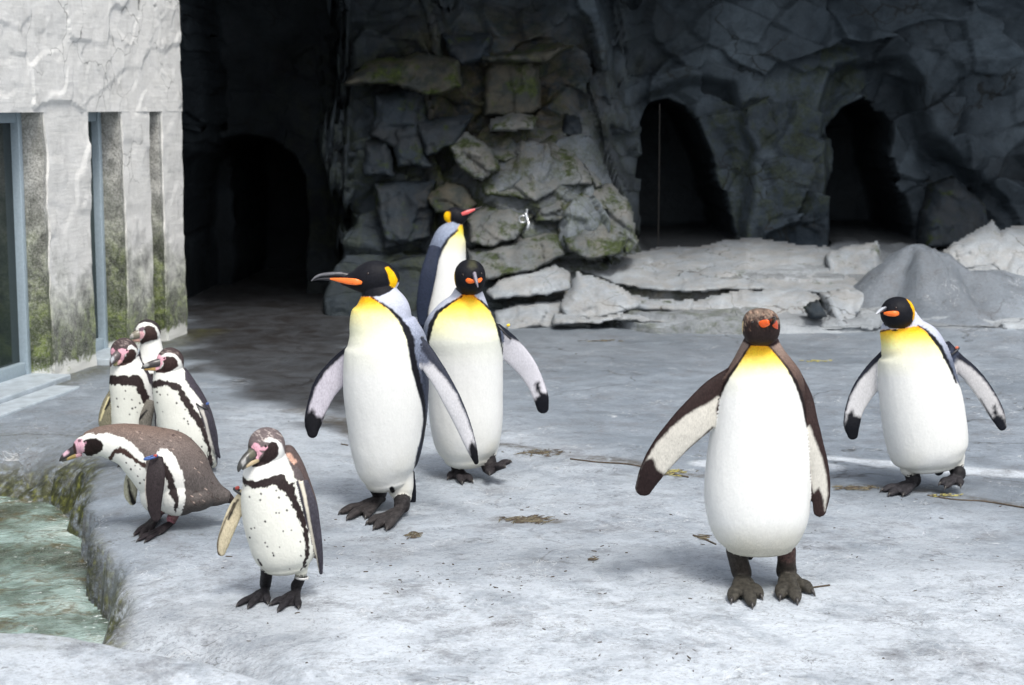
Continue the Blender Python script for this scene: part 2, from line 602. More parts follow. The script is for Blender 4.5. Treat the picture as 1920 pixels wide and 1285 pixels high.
def mat_water():
    t = NT('pond_water')
    v = t.coord()
    w = t.warp(v, 3, 0.25)
    a = t.noise(w, 2.6, 5, 0.6)
    col = t.ramp(a, [(0.36, (0.04, 0.046, 0.03)), (0.46, (0.11, 0.15, 0.125)), (0.56, (0.25, 0.34, 0.315)), (0.68, (0.42, 0.51, 0.48))])
    dirt = t.ramp(t.noise(t.warp(v, 2, 0.5), 5, 8, 0.75), [(0.50, 0.0), (0.60, 0.85)])
    col = t.mix(dirt, col, (0.09, 0.07, 0.03))
    at = t.attr('paint')
    foam = t.ramp(t.math('ADD', t.noise(v, 26, 8, 0.8), t.math('MULTIPLY', at, 0.32)), [(0.60, 0.0), (0.72, 1.0)])
    col = t.mix(foam, col, (0.72, 0.76, 0.76))
    rip = t.noise(t.warp(v, 5, 0.3), 9, 4, 0.55, 0.8)
    rip2 = t.noise(t.warp(v, 9, 0.2), 34, 4, 0.6, 0.6)
    n = t.bump(rip, 0.5, 0.04)
    n = t.bump(rip2, 0.22, 0.006, n)
    return t.set(col, t.math('ADD', t.math('MULTIPLY', foam, 0.4), 0.06), n, 0.5)

def mat_glass():
    t = NT('dark_window_glass')
    v = t.coord((1, 1, 0.4))
    a = t.noise(v, 2.0, 4)
    col = t.ramp(a, [(0.3, (0.008, 0.014, 0.016)), (0.7, (0.03, 0.045, 0.04))])
    return t.set(col, 0.08, t.bump(a, 0.05, 0.01), 0.5)

M = dict(
    plumage=mat_plumage(), beak=mat_beak(), ground=mat_ground(), cliff=mat_cliff(),
    b_light=mat_boulder('pale_boulder', (0.21, 0.235, 0.258), (0.37, 0.40, 0.425), 0.1, 0.4),
    b_mid=mat_boulder('grey_boulder', (0.06, 0.07, 0.075), (0.19, 0.205, 0.21), 0.65, 0.3),
    b_dark=mat_boulder('dark_boulder', (0.009, 0.014, 0.020), (0.036, 0.048, 0.060), 0.35, 0.08),
    b_olive=mat_boulder('olive_boulder', (0.018, 0.023, 0.023), (0.062, 0.068, 0.062), 0.6, 0.28),
    plaster=mat_plaster('rough_plaster', False), reveal=mat_plaster('algae_concrete', True),
    water=mat_water(), glass=mat_glass(),
    frame=simple('window_frame_paint', (0.30, 0.37, 0.42), 0.4),
    sill=simple('pale_sill_concrete', (0.36, 0.41, 0.45), 0.5, nscale=14, var=0.25),
    eye=simple('eye', (0.02, 0.012, 0.01), 0.08),
    claw=simple('claw_horn', (0.025, 0.022, 0.02), 0.35),
    metal=simple('tap_metal', (0.5, 0.52, 0.54), 0.3, metal=0.9),
    cable=simple('cable', (0.05, 0.045, 0.04), 0.6),
    twig=simple('twig', (0.06, 0.045, 0.03), 0.8, var=0.5),
    leaf=simple('dead_leaf', (0.11, 0.095, 0.06), 0.8, nscale=40, var=0.6),
    yleaf=simple('yellow_leaf', (0.30, 0.27, 0.08), 0.7, nscale=40, var=0.3),
    blue=simple('band_blue', (0.05, 0.10, 0.28), 0.5), red=simple('band_red', (0.32, 0.05, 0.04), 0.5),
    yellow=simple('band_yellow', (0.75, 0.52, 0.02), 0.4), orange=simple('band_orange', (0.5, 0.13, 0.07), 0.4),
    white=simple('band_white', (0.5, 0.5, 0.49), 0.4), black=simple('band_black', (0.02, 0.02, 0.022), 0.4),
)

# ------------------------------------------------------------------ terrain height
WATER_Z = -0.22

def Gz(px, py, z=0.0):
    d = ray(px, py)
    return CAMP + d * ((z - CAM_H) / d[2])

rim = [Gz(*p)[:2] for p in [(-160, 800), (0, 800), (80, 802), (140, 798), (185, 830), (196, 868), (165, 905), (150, 945), (172, 1000), (225, 1058), (243, 1105), (238, 1160), (215, 1210), (150, 1300), (-600, 1320)]]
rim = [tuple(p) for p in rim] + [(-7.0, 3.6), (-7.0, 7.8)]
wat = [Gz(*p, z=WATER_Z)[:2] for p in [(-160, 930), (0, 936), (60, 944), (108, 952), (128, 985), (150, 1035), (182, 1085), (192, 1130), (188, 1190), (150, 1290), (-600, 1310)]]
wat = [tuple(p) for p in wat] + [(-6.8, 3.8), (-6.8, 7.0)]
fore = [tuple(Gz(*p, z=0.09)[:2]) for p in [(-300, 1168), (0, 1165), (110, 1168), (200, 1184), (330, 1212), (430, 1233), (560, 1268), (700, 1310), (900, 1380), (1100, 1500)]] + [(0.5, 1.0), (-7, 1.0)]

def height(X, Y):
    X = np.asarray(X, float)
    Y = np.asarray(Y, float)
    sh = X.shape
    P = np.stack([X.ravel(), Y.ravel(), np.zeros(X.size)], 1)
    z = (0.022 * vnoise(P, 0.8, 3) + 0.012 * vnoise(P, 2.1, 5) + 0.004 * vnoise(P, 6.0, 6)).reshape(sh)
    # fold lines in the rock
    far = smooth(7.0, 8.5, Y)
    z = z * (1 - 0.5 * far)
    # low rounded swell on the right
    z = z + 0.03 * np.exp(-((X - 2.6) ** 2 / 0.8 + (Y - 8.2) ** 2 / 0.8))
    # conical mound at the back right
    r = np.hypot((X - 2.80), (Y - 11.75) * 0.9)
    ang = np.arctan2(Y - 11.75, X - 2.80)
    rr = r * (1 + 0.12 * np.sin(3 * ang + 1.0) + 0.07 * np.sin(5 * ang) + 0.05 * np.sin(9 * ang + 2))
    mf, _, _ = facets(X + 0.05 * vnoise(P, 4, 8).reshape(sh), Y, 0.33, 77, 0.5, 0.4, 0.1, 0.15)
    bump_ = np.exp(-(rr / 0.40) ** 2.1)
    r2 = np.hypot((X - 3.18), (Y - 11.75) * 0.9)
    lobe = 0.30 * np.exp(-(r2 / 0.42) ** 2) + 0.22 * np.exp(-((X - 3.9) / 0.6) ** 2 - ((Y - 11.8) / 0.45) ** 2)
    z = z + np.maximum(0.56 * bump_, lobe) + np.clip(bump_ + lobe, 0, 1) * (0.085 * mf + 0.05 * vnoise(P, 5, 9).reshape(sh) + 0.02 * vnoise(P, 13, 10).reshape(sh))
    # pond
    wob = (0.035 * vnoise(P, 5, 21) + 0.02 * vnoise(P, 14, 22)).reshape(sh)
    dr = sdist(rim, X, Y) + wob
    dw = sdist(wat, X, Y) + wob * 0.6
    inner = np.maximum(-dr, 0)
    t = inner / (inner + np.maximum(dw, 0) + 1e-6)
    t = np.where(dr > 0, 0, t)
    t = t ** 1.7
    z = z * (1 - t) + (WATER_Z - 0.01) * t
    rough = np.clip(t * (1 - t) * 4, 0, 1)
    f, _, _ = facets(X + 0.3 * wob, Y, 0.22, 31, 0.3, 0.5, 0.5, 0.12)
    z = z + rough * 0.085 * f
    z = np.where(dw < 0, z - 0.25 * smooth(0, 0.12, -dw), z)
    # rounded lip before the drop
    z = z - 0.035 * np.exp(-np.maximum(dr, 0) / 0.14)
    # foreground rock
    df = sdist(fore, X, Y) + 0.6 * wob
    k = smooth(0.10, -0.16, df)
    z = z * (1 - k) + (0.115 + 0.012 * vnoise(P, 3.0, 41).reshape(sh)) * k
    # gully in front of it, right of the pond
    g = np.exp(-((df - 0.06) / 0.20) ** 2) * smooth(-0.45, -0.95, X) * (1 - k)
    z = z - 0.17 * g
    return z

def gz(x, y):
    return float(height(np.array([x]), np.array([y]))[0])

def G(px, py):
    z = 0.0
    for _ in range(8):
        p = Gz(px, py, z)
        z = 0.5 * z + 0.5 * gz(p[0], p[1])
    p = Gz(px, py, z)
    return np.array([p[0], p[1], gz(p[0], p[1])])

def grid_faces(nu, nv):
    i = np.arange(nu * nv).reshape(nv, nu)
    return np.stack([i[:-1, :-1], i[:-1, 1:], i[1:, 1:], i[1:, :-1]], -1).reshape(-1, 4)

xs = np.concatenate([np.linspace(-60, -4.2, 20)[:-1], np.linspace(-4.2, 4.2, 440), np.linspace(4.2, 60, 20)[1:]])
ys = np.concatenate([np.linspace(-40, 3.0, 20)[:-1], np.linspace(3.0, 8.5, 360)[:-1], np.linspace(8.5, 14.6, 220), np.linspace(14.6, 60, 14)[1:]])
GX, GY = np.meshgrid(xs, ys)
GZ = height(GX, GY)
gx, gy = GX.ravel(), GY.ravel()
gpx, gpy = project(np.stack([gx, gy, np.zeros_like(gx)], 1))
GP = np.stack([gx, gy, np.zeros_like(gx)], 1)
wn1 = 14 * vnoise(GP, 4, 51) + 7 * vnoise(GP, 13, 52)
def wmask(poly, soft, wob=1.0):
    P = [tuple(Gz(*p)[:2]) for p in poly]
    d = sdist(P, gx, gy) + wob * (0.10 * vnoise(GP, 3, 61) + 0.05 * vnoise(GP, 9, 62))
    return smooth(soft, -soft, d)
wet = np.maximum.reduce([
    1.0 * wmask([(300, 470), (660, 500), (760, 590), (720, 632), (600, 650), (450, 668), (330, 668)], 0.22, 1.6),
    0.95 * wmask([(345, 640), (640, 640), (680, 720), (690, 830), (640, 800), (570, 765), (500, 745), (430, 705), (350, 700)], 0.14, 1.8),
    0.24 * wmask([(700, 600), (1620, 620), (1600, 680), (1100, 690), (900, 720), (700, 700)], 0.4, 1.6),
    0.30 * wmask([(180, 1120), (420, 1120), (640, 1180), (600, 1240), (300, 1200), (200, 1190)], 0.12),
    0.14 * wmask([(560, 1010), (1320, 1040), (1500, 1130), (1200, 1120), (800, 1060), (560, 1060)], 0.15),
    0.42 * smooth(0.95, 0.45, np.hypot(gx - 2.8, gy - 11.75)),
    0.15 * wmask([(1500, 880), (1850, 900), (1920, 960), (1600, 940)], 0.15)])
dw0 = sdist(wat, gx, gy)
dr0 = sdist(rim, gx, gy)
slope = smooth(0.05, -0.05, dr0)
moss = slope * (0.08 + 0.92 * smooth(0.26, 0.05, dw0)) + 0.15 * np.exp(-np.abs(dr0) / 0.05) * (vnoise(GP, 2, 71) > 0.1)
wallfoot = smooth(0.25, 0.0, np.abs(gx - (-2.57 + 0.19 * (gy - 8.57) / 0.982)) - 0.05) * (gy < 11.2) * (gy > 7)
moss = np.clip(moss + 0.5 * wallfoot, 0, 1)
def gstroke(poly, w):
    P = [tuple(Gz(*p)[:2]) for p in poly]
    st = [(a, b, w) for a, b in P]
    return smooth(0.04, -0.01, strokedist(st, gx, gy) + 0.03 * vnoise(GP, 8, 81))
brown = np.maximum.reduce([
    gstroke([(930, 838), (1000, 848), (1080, 862), (1180, 872), (1260, 886), (1310, 893)], 0.012),
    gstroke([(1530, 912), (1640, 918), (1780, 932), (1930, 952)], 0.010),
    gstroke([(945, 975), (1040, 980)], 0.03),
    gstroke([(560, 770), (650, 800), (690, 830)], 0.05),
    0.30 * smooth(0.3, 0.0, dr0) * smooth(-0.25, -0.0, dr0) * (gpy < 930),
    slope * (0.25 + 0.75 * smooth(0.34, 0.06, dw0)), 0.7 * wallfoot, 0.8 * np.exp(-((sdist(fore, gx, gy) - 0.10) / 0.12) ** 2) * smooth(-0.5, -0.9, gx)])
white = np.maximum.reduce([
    gstroke([(1500, 858), (1640, 868), (1760, 880), (1940, 888)], 0.05),
    0.9 * gstroke([(1330, 872), (1450, 868), (1560, 880)], 0.05),
    0.85 * smooth(0.15, -0.2, sdist(fore, gx, gy)),
    0.95 * smooth(5.9, 4.7, gy),
    0.5 * wmask([(420, 760), (900, 780), (1300, 900), (1900, 980), (1900, 1285), (600, 1285), (560, 960), (420, 900)], 0.35)])
GV = np.stack([gx, gy, GZ.ravel()], 1)
ground = mesh_obj('ground', GV, grid_faces(len(xs), len(ys)), M['ground'], colors=np.stack([wet, moss, brown, white], 1))
ground['kind'] = 'structure'

# pond water sheet
wx = np.linspace(-5.5, -0.8, 160)
wy = np.linspace(3.3, 7.6, 150)
WX, WY = np.meshgrid(wx, wy)
wp = np.stack([WX.ravel(), WY.ravel(), np.zeros(WX.size)], 1)
wz = WATER_Z + 0.006 * vnoise(wp, 5, 91) + 0.003 * vnoise(wp, 14, 92)
foam = np.exp(-np.abs(sdist(wat, wp[:, 0], wp[:, 1])) / 0.05) * 0.2 + smooth(5.2, 4.8, wp[:, 1]) * 0.9
wp[:, 2] = wz
water = mesh_obj('water', wp, grid_faces(160, 150), M['water'], colors=np.stack([foam] * 3, 1))
water['kind'] = 'structure'

# ------------------------------------------------------------------ cliff behind
def cliff():
    nx, ns = 720, 440
    X = np.linspace(-5.5, 6.0, nx)
    right_ = [(10.95, -.06), (11.02, .07), (11.75, .14), (11.85, .27), (12.80, .37), (12.95, .5), (13.1, 1.6), (13.0, 2.5), (12.1, 2.85), (10.9, 3.2), (10.9, 4.6)]  # top nodes of every profile: unseen overhang added to shade the wall
    rec = [(13.35, -.06), (13.37, .0), (13.38, .05), (13.4, .1), (13.4, .3), (13.4, .6), (13.4, 1.6), (13.3, 2.5), (12.1, 2.7), (10.6, 2.9), (10.6, 4.6)]
    pile = [(11.45, -.06), (11.5, .08), (11.85, .13), (11.95, .26), (12.2, .38), (12.35, .6), (12.75, 1.5), (12.7, 2.4), (12.1, 2.85), (10.9, 3.2), (10.9, 4.6)]
    darkc = [(11.85, -.06), (11.9, .1), (12.0, .2), (12.1, .35), (12.2, .5), (12.25, .6), (12.5, 1.6), (12.4, 2.4), (11.8, 2.75), (10.8, 3.0), (10.8, 4.6)]
    jamb = [(12.0, -.06), (12.0, .0), (12.0, .05), (12.0, .1), (12.0, .3), (12.0, .6), (12.0, 1.6), (12.0, 2.5), (11.9, 2.8), (10.6, 3.0), (10.6, 4.6)]
    def interp(nodes):
        N = np.array(nodes)
        s = np.linspace(0, 1, len(N))
        w = np.array([0, .03, .17, .22, .36, .40, .60, .76, .86, .95, 1.0])
        ss = np.linspace(0, 1, ns)
        return np.stack([np.interp(ss, w, N[:, 0]), np.interp(ss, w, N[:, 1])], 1)
    A = [interp(n) for n in (right_, rec, pile, darkc, jamb)]
    rowz = A[1][:, 1]
    rz_ = np.stack([np.zeros(ns), np.zeros(ns), rowz], 1)
    shift = 0.10 * vnoise(rz_, 1.7, 301) + 0.05 * vnoise(rz_, 5, 302) + 0.02 * vnoise(rz_, 14, 303)
    Xw = X[None, :] + shift[:, None]
    wR = smooth(0.55, 1.0, Xw)
    wJ = smooth(-2.22, -2.30, X[None, :] + 0.25 * shift[:, None])
    wRec = smooth(-1.24, -1.42, Xw) * (1 - wJ)
    wD = smooth(-0.42, -0.62, Xw) * (1 - smooth(-1.24, -1.42, Xw))
    wP = 1 - wR - wJ - wRec - wD
    Yp = sum(a[:, 0][:, None] * w for a, w in zip(A, (wR, wRec, wP, wD, wJ)))
    Zp = sum(a[:, 1][:, None] * w for a, w in zip(A, (wR, wRec, wP, wD, wJ)))
    XX = np.broadcast_to(X, Yp.shape).copy()
    flat = lambda a: a.ravel()
    # arc length coordinate for stone pattern
    ds = np.hypot(np.gradient(Yp, axis=0), np.gradient(Zp, axis=0))
    S = np.cumsum(ds, axis=0)
    P3 = np.stack([flat(XX), flat(Yp), flat(Zp)], 1)
    wu = (0.10 * vnoise(P3, 1.6, 5) + 0.02 * vnoise(P3, 6, 6)).reshape(Yp.shape)
    wv = (0.10 * vnoise(P3, 1.6, 7) + 0.02 * vnoise(P3, 6, 8)).reshape(Yp.shape)
    ledge = smooth(0.48, 0.40, Zp)
    u, v = XX + wu, S + wv
    ca, sa = math.cos(0.35), math.sin(0.35)
    f1, id1, e1 = facets(u * ca + v * sa, -u * sa + v * ca, (0.74, 0.50), 11, 1.05, 0.40, 0.05, 0.03)
    f2, id2, e2 = facets(u * ca - v * sa, u * sa + v * ca, (0.31, 0.21), 12, 1.2, 0.35, 0.05, 0.04)
    f3, id3, e3 = facets(u, v, (0.10, 0.07), 13, 0.5, 0.5, 0.1, 0.15)
    l1, il1, le1 = facets(u, v * 1.0, (0.75, 0.24), 14, 0.4, 0.55, 0.35, 0.06)
    big = fbm(P3, 0.9, 3, 15).reshape(Yp.shape)
    quiet = 1 - 0.8 * (wRec + wJ)
    d_w = (0.19 * f1 + 0.095 * f2 + 0.016 * f3 + 0.16 * big) * quiet
    d_l = 0.040 * l1 + 0.018 * f2 + 0.007 * f3 + 0.04 * big
    d = d_w * (1 - ledge) + d_l * ledge
    Yp = Yp - 0.30 * np.exp(-((XX - 0.22) / 0.52) ** 4) * smooth(1.45, 0.75, Zp) * smooth(0.35, 0.6, Zp)
    Yp = Yp - 0.12 * np.exp(-((XX + 0.05) / 0.75) ** 4) * smooth(1.2, 1.7, Zp)
    # normals of the profile
    ty, tz = np.gradient(Yp, axis=0), np.gradient(Zp, axis=0)
    L = np.hypot(ty, tz) + 1e-9
    ny, nz = -tz / L, ty / L
    # openings
    def hole(poly, Yref, dep):
        Q = [(W(px, py, Yref)[0], W(px, py, Yref)[2]) for px, py in poly]
        wob = (0.02 * vnoise(P3, 4, 33)).reshape(Yp.shape)
        dd = sdist(Q, XX, Zp) + wob
        return smooth(0.04, -0.07, dd) * dep
    H = hole([(366, 600), (366, 340), (380, 300), (410, 272), (455, 260), (500, 268), (540, 295), (562, 335), (570, 400), (568, 600)], 13.4, 2.0)
    H = np.maximum(H, hole([(1205, 462), (1200, 330), (1203, 230), (1225, 197), (1262, 187), (1300, 200), (1318, 235), (1340, 290), (1352, 350), (1372, 400), (1378, 458)], 13.0, 1.6))
    H = np.maximum(H, hole([(1562, 456), (1568, 380), (1580, 300), (1576, 240), (1600, 205), (1640, 182), (1672, 195), (1692, 230), (1690, 300), (1705, 350), (1722, 400), (1728, 456)], 13.0, 1.6))
    H = H * (Yp > 11.9)
    d = d * (1 - 0.85 * smooth(0.05, 0.8, H))
    Y2 = Yp + ny * d
    Z2 = Zp + nz * d
    X2 = XX + 0.03 * f2 * (1 - ledge)
    # recesses round the openings
    sh = hole([(1560, 470), (1550, 200), (1580, 125), (1700, 110), (1735, 150), (1750, 250), (1820, 300), (1850, 360), (1800, 470)], 13.0, 0.35)
    sh2 = hole([(1200, 470), (1196, 180), (1300, 150), (1380, 160), (1420, 280), (1390, 470)], 13.0, 0.22)
    Y2 = Y2 + np.maximum(H, np.maximum(sh, sh2) * (Yp > 11.9))
    V = np.stack([flat(X2), flat(Y2), flat(Z2)], 1)
    pxx = flat(CX + FPX * X2 / Y2)
    pyy = flat(200 - FPX * (Z2 - CAM_H) / Y2)
    tone = flat(ledge) * smooth(-0.1, 0.4, flat(XX)) * 1.0  # paints the ledge lighter, as lit by open sky
    pilem = np.exp(-(((pxx - 1000) / 170) ** 2 + ((pyy - 400) / 170) ** 2))
    tone = np.clip(tone + 0.55 * pilem, 0, 1)
    mossm = 0.9 * np.exp(-(((pxx - 900) / 260) ** 2 + ((pyy - 330) / 240) ** 2)) + 0.5 * (vnoise(P3, 0.8, 44) > 0.25) * (pxx > 1100)
    mossm = mossm + np.exp(-(((pxx - 1130) / 90) ** 2 + ((pyy - 470) / 50) ** 2)) * 0.8
    warm = np.exp(-(((pxx - 930) / 150) ** 2 + ((pyy - 190) / 120) ** 2)) + 0.8 * np.exp(-((pyy - 550) / 22) ** 2) * (pxx > 950)
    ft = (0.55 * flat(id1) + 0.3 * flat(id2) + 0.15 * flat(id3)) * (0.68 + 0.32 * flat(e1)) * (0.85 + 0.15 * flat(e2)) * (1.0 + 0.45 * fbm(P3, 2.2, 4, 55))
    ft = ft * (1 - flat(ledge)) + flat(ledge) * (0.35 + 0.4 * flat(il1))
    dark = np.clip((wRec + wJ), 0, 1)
    ft = ft * (1 - smooth(0.02, 0.3, flat(H)))  # inside of the openings blackened, shade put into the tone
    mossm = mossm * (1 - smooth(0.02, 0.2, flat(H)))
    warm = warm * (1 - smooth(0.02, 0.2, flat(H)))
    ft = ft * (1 - 0.98 * np.broadcast_to(dark, Yp.shape).ravel()) * (1 - 0.6 * np.broadcast_to(wD, Yp.shape).ravel())  # painted shade on recess and jamb, weaker on the left section
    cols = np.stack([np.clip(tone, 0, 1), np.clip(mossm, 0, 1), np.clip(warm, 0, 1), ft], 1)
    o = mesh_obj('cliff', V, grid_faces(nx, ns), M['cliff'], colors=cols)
    o['kind'] = 'structure'
    return o
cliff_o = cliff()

# ------------------------------------------------------------------ boulders
def boulder_mesh(size, seed, planes=14, n=22, soft=0.06, rnd=0.05):
    r_ = np.random.default_rng(seed)
    V, F = [], []
    idx = {}
    for ax in range(3):
        for sg in (-1, 1):
            base = len(V)
            for i in range(n + 1):
                for j in range(n + 1):
                    a, b = math.tan((i / n - .5) * math.pi / 2), math.tan((j / n - .5) * math.pi / 2)
                    p = [0, 0, 0]
                    p[ax] = sg
                    p[(ax + 1) % 3] = a
                    p[(ax + 2) % 3] = b * sg
                    V.append(p)
            for i in range(n):
                for j in range(n):
                    q = base + i * (n + 1) + j
                    F.append((q, q + n + 1, q + n + 2, q + 1))
    V = np.array(V, float)
    V /= np.linalg.norm(V, axis=1)[:, None]
    # weld duplicates
    key = np.round(V, 5)
    _, first, inv = np.unique(key, axis=0, return_index=True, return_inverse=True)
    V = V[first]
    inv = inv.ravel()
    F = [tuple(int(inv[k]) for k in f) for f in F]
    N = r_.normal(size=(planes, 3))
    N /= np.linalg.norm(N, axis=1)[:, None]
    dist = r_.uniform(0.62, 0.92, planes)
    dots = V @ N.T
    rr = np.where(dots > 0.05, dist / np.maximum(dots, 0.05), 9)
    rr = np.concatenate([rr, np.ones((len(V), 1))], 1)
    k = soft
    r = -k * np.log(np.exp(-rr / k).sum(1))
    V = V * r[:, None]
    sc = np.array(size)
    Pn = V * sc
    dn = fbm(Pn + seed * 3.1, 4.0, 4, seed) * rnd + 0.25 * rnd * vnoise(Pn + seed, 22, seed + 5)
    V = Pn * (1 + dn[:, None])
    return V, F

def boulder(px, py, rx, rz, Y, mat, label, seed, tilt=0.0, depth=None, yaw=0.0, planes=14, name='boulder', group=None, rnd=0.05):
    s = Y / FPX
    dp = depth if depth else (rx + rz) * 0.5 * s
    V, F = boulder_mesh((rx * s * 1.12, dp, rz * s * 1.12), seed, planes, rnd=rnd)
    c, sn = math.cos(-R(tilt)), math.sin(-R(tilt))
    x, z = V[:, 0].copy(), V[:, 2].copy()
    V[:, 0], V[:, 2] = x * c - z * sn, x * sn + z * c
    c, sn = math.cos(yaw), math.sin(yaw)
    x, y = V[:, 0].copy(), V[:, 1].copy()
    V[:, 0], V[:, 1] = x * c - y * sn, x * sn + y * c
    ctr = W(px, py, Y)
    o = mesh_obj(name, V + ctr, F, M[mat], origin=ctr)
    tag(o, label, 'boulder', group)
    return o

GP_ = 'boulders of the rock pile against the cliff'
GL_ = 'slabs of the pale rock ledge'

def block(poly, Y0, Y1, T, mat, label, seed, group=None, res=0.013, top=0.12, low=0.03, name='boulder'):
    """angular stone: outline given by its corners, leaning from depth Y0 at its foot to Y1 at its top, T thick"""
    py0, py1 = max(p[1] for p in poly), min(p[1] for p in poly)
    Ym = (Y0 + Y1) / 2
    A, B = [], []
    for px, py in poly:
        w = W(px, py, Ym)
        A.append((w[0], w[2]))
    x0, x1 = min(a_[0] for a_ in A), max(a_[0] for a_ in A)
    z0, z1 = min(a_[1] for a_ in A), max(a_[1] for a_ in A)
    nu, nv = int((x1 - x0) / res) + 3, int((z1 - z0) / res) + 3
    ux, uz = np.meshgrid(np.linspace(x0 - res, x1 + res, nu), np.linspace(z0 - res, z1 + res, nv))
    P = np.stack([ux.ravel() + seed * 7.7, np.zeros(ux.size), uz.ravel()], 1)
    wob = 0.016 * vnoise(P, 7, seed) + 0.008 * vnoise(P, 22, seed + 1)
    d = (sdist(A, ux.ravel(), uz.ravel()) + wob).reshape(ux.shape)
    gz_, gx_ = np.gradient(d)
    L = np.hypot(gx_, gz_) + 1e-9
    upn = np.clip(gz_ / L, -1, 1)
    e = low + (top - low) * np.clip(upn, 0, 1) + 0.02 * np.clip(1 - np.abs(upn), 0, 1)
    keep = d < 0
    dd = np.clip(-d / e, 0, 1)
    prof = np.sqrt(np.clip(1 - (1 - dd) ** 2, 0, 1))
    f1, _, _ = facets(P[:, 0], P[:, 2], 0.26, 100 + seed, 0.5, 0.4, 0.12, 0.06)
    f2, _, _ = facets(P[:, 0] + .03 * vnoise(P, 9, 3), P[:, 2], 0.11, 200 + seed, 0.5, 0.5, 0.15, 0.09)
    rel = (0.055 * f1 + 0.024 * f2 + 0.03 * fbm(P, 6, 4, seed)).reshape(ux.shape)
    k = (uz - z0) / (z1 - z0)
    base = Y0 + (Y1 - Y0) * k
    Yf = base + T * 0.5 * (1 - prof) - rel * prof
    Yb = base + T * 0.5 + T * 0.5 * prof
    # outline coordinates stay where they are seen: scale about the mean depth
    def pts(Yv):
        f = 1 + (Yv - Ym) / Ym * (1.0 if abs(Y1 - Y0) > 0.3 else 0.0)
        zz = CAM_H + (uz - CAM_H) * f
        return np.stack([(ux * f).ravel(), Yv.ravel(), zz.ravel()], 1)
    V = np.vstack([pts(Yf), pts(Yb)])
    ids = np.arange(nu * nv).reshape(nv, nu)
    quad = keep[:-1, :-1] & keep[:-1, 1:] & keep[1:, 1:] & keep[1:, :-1]
    q = np.stack([ids[:-1, :-1], ids[:-1, 1:], ids[1:, 1:], ids[1:, :-1]], -1)[quad]
    back = q[:, ::-1] + nu * nv
    # side walls along the border
    from collections import Counter
    E = np.vstack([q[:, [0, 1]], q[:, [1, 2]], q[:, [2, 3]], q[:, [3, 0]]])
    es = set(map(tuple, E.tolist()))
    side = [(b_, a_, a_ + nu * nv, b_ + nu * nv) for a_, b_ in es if (b_, a_) not in es]
    F = np.vstack([q, back, np.array(side)])
    used = np.unique(F)
    rm = np.full(len(V), -1)
    rm[used] = np.arange(len(used))
    V, F = V[used], rm[F]
    o = mesh_obj(name, V, F, M[mat], origin=V.mean(0))
    tag(o, label, 'boulder', group)
    return o

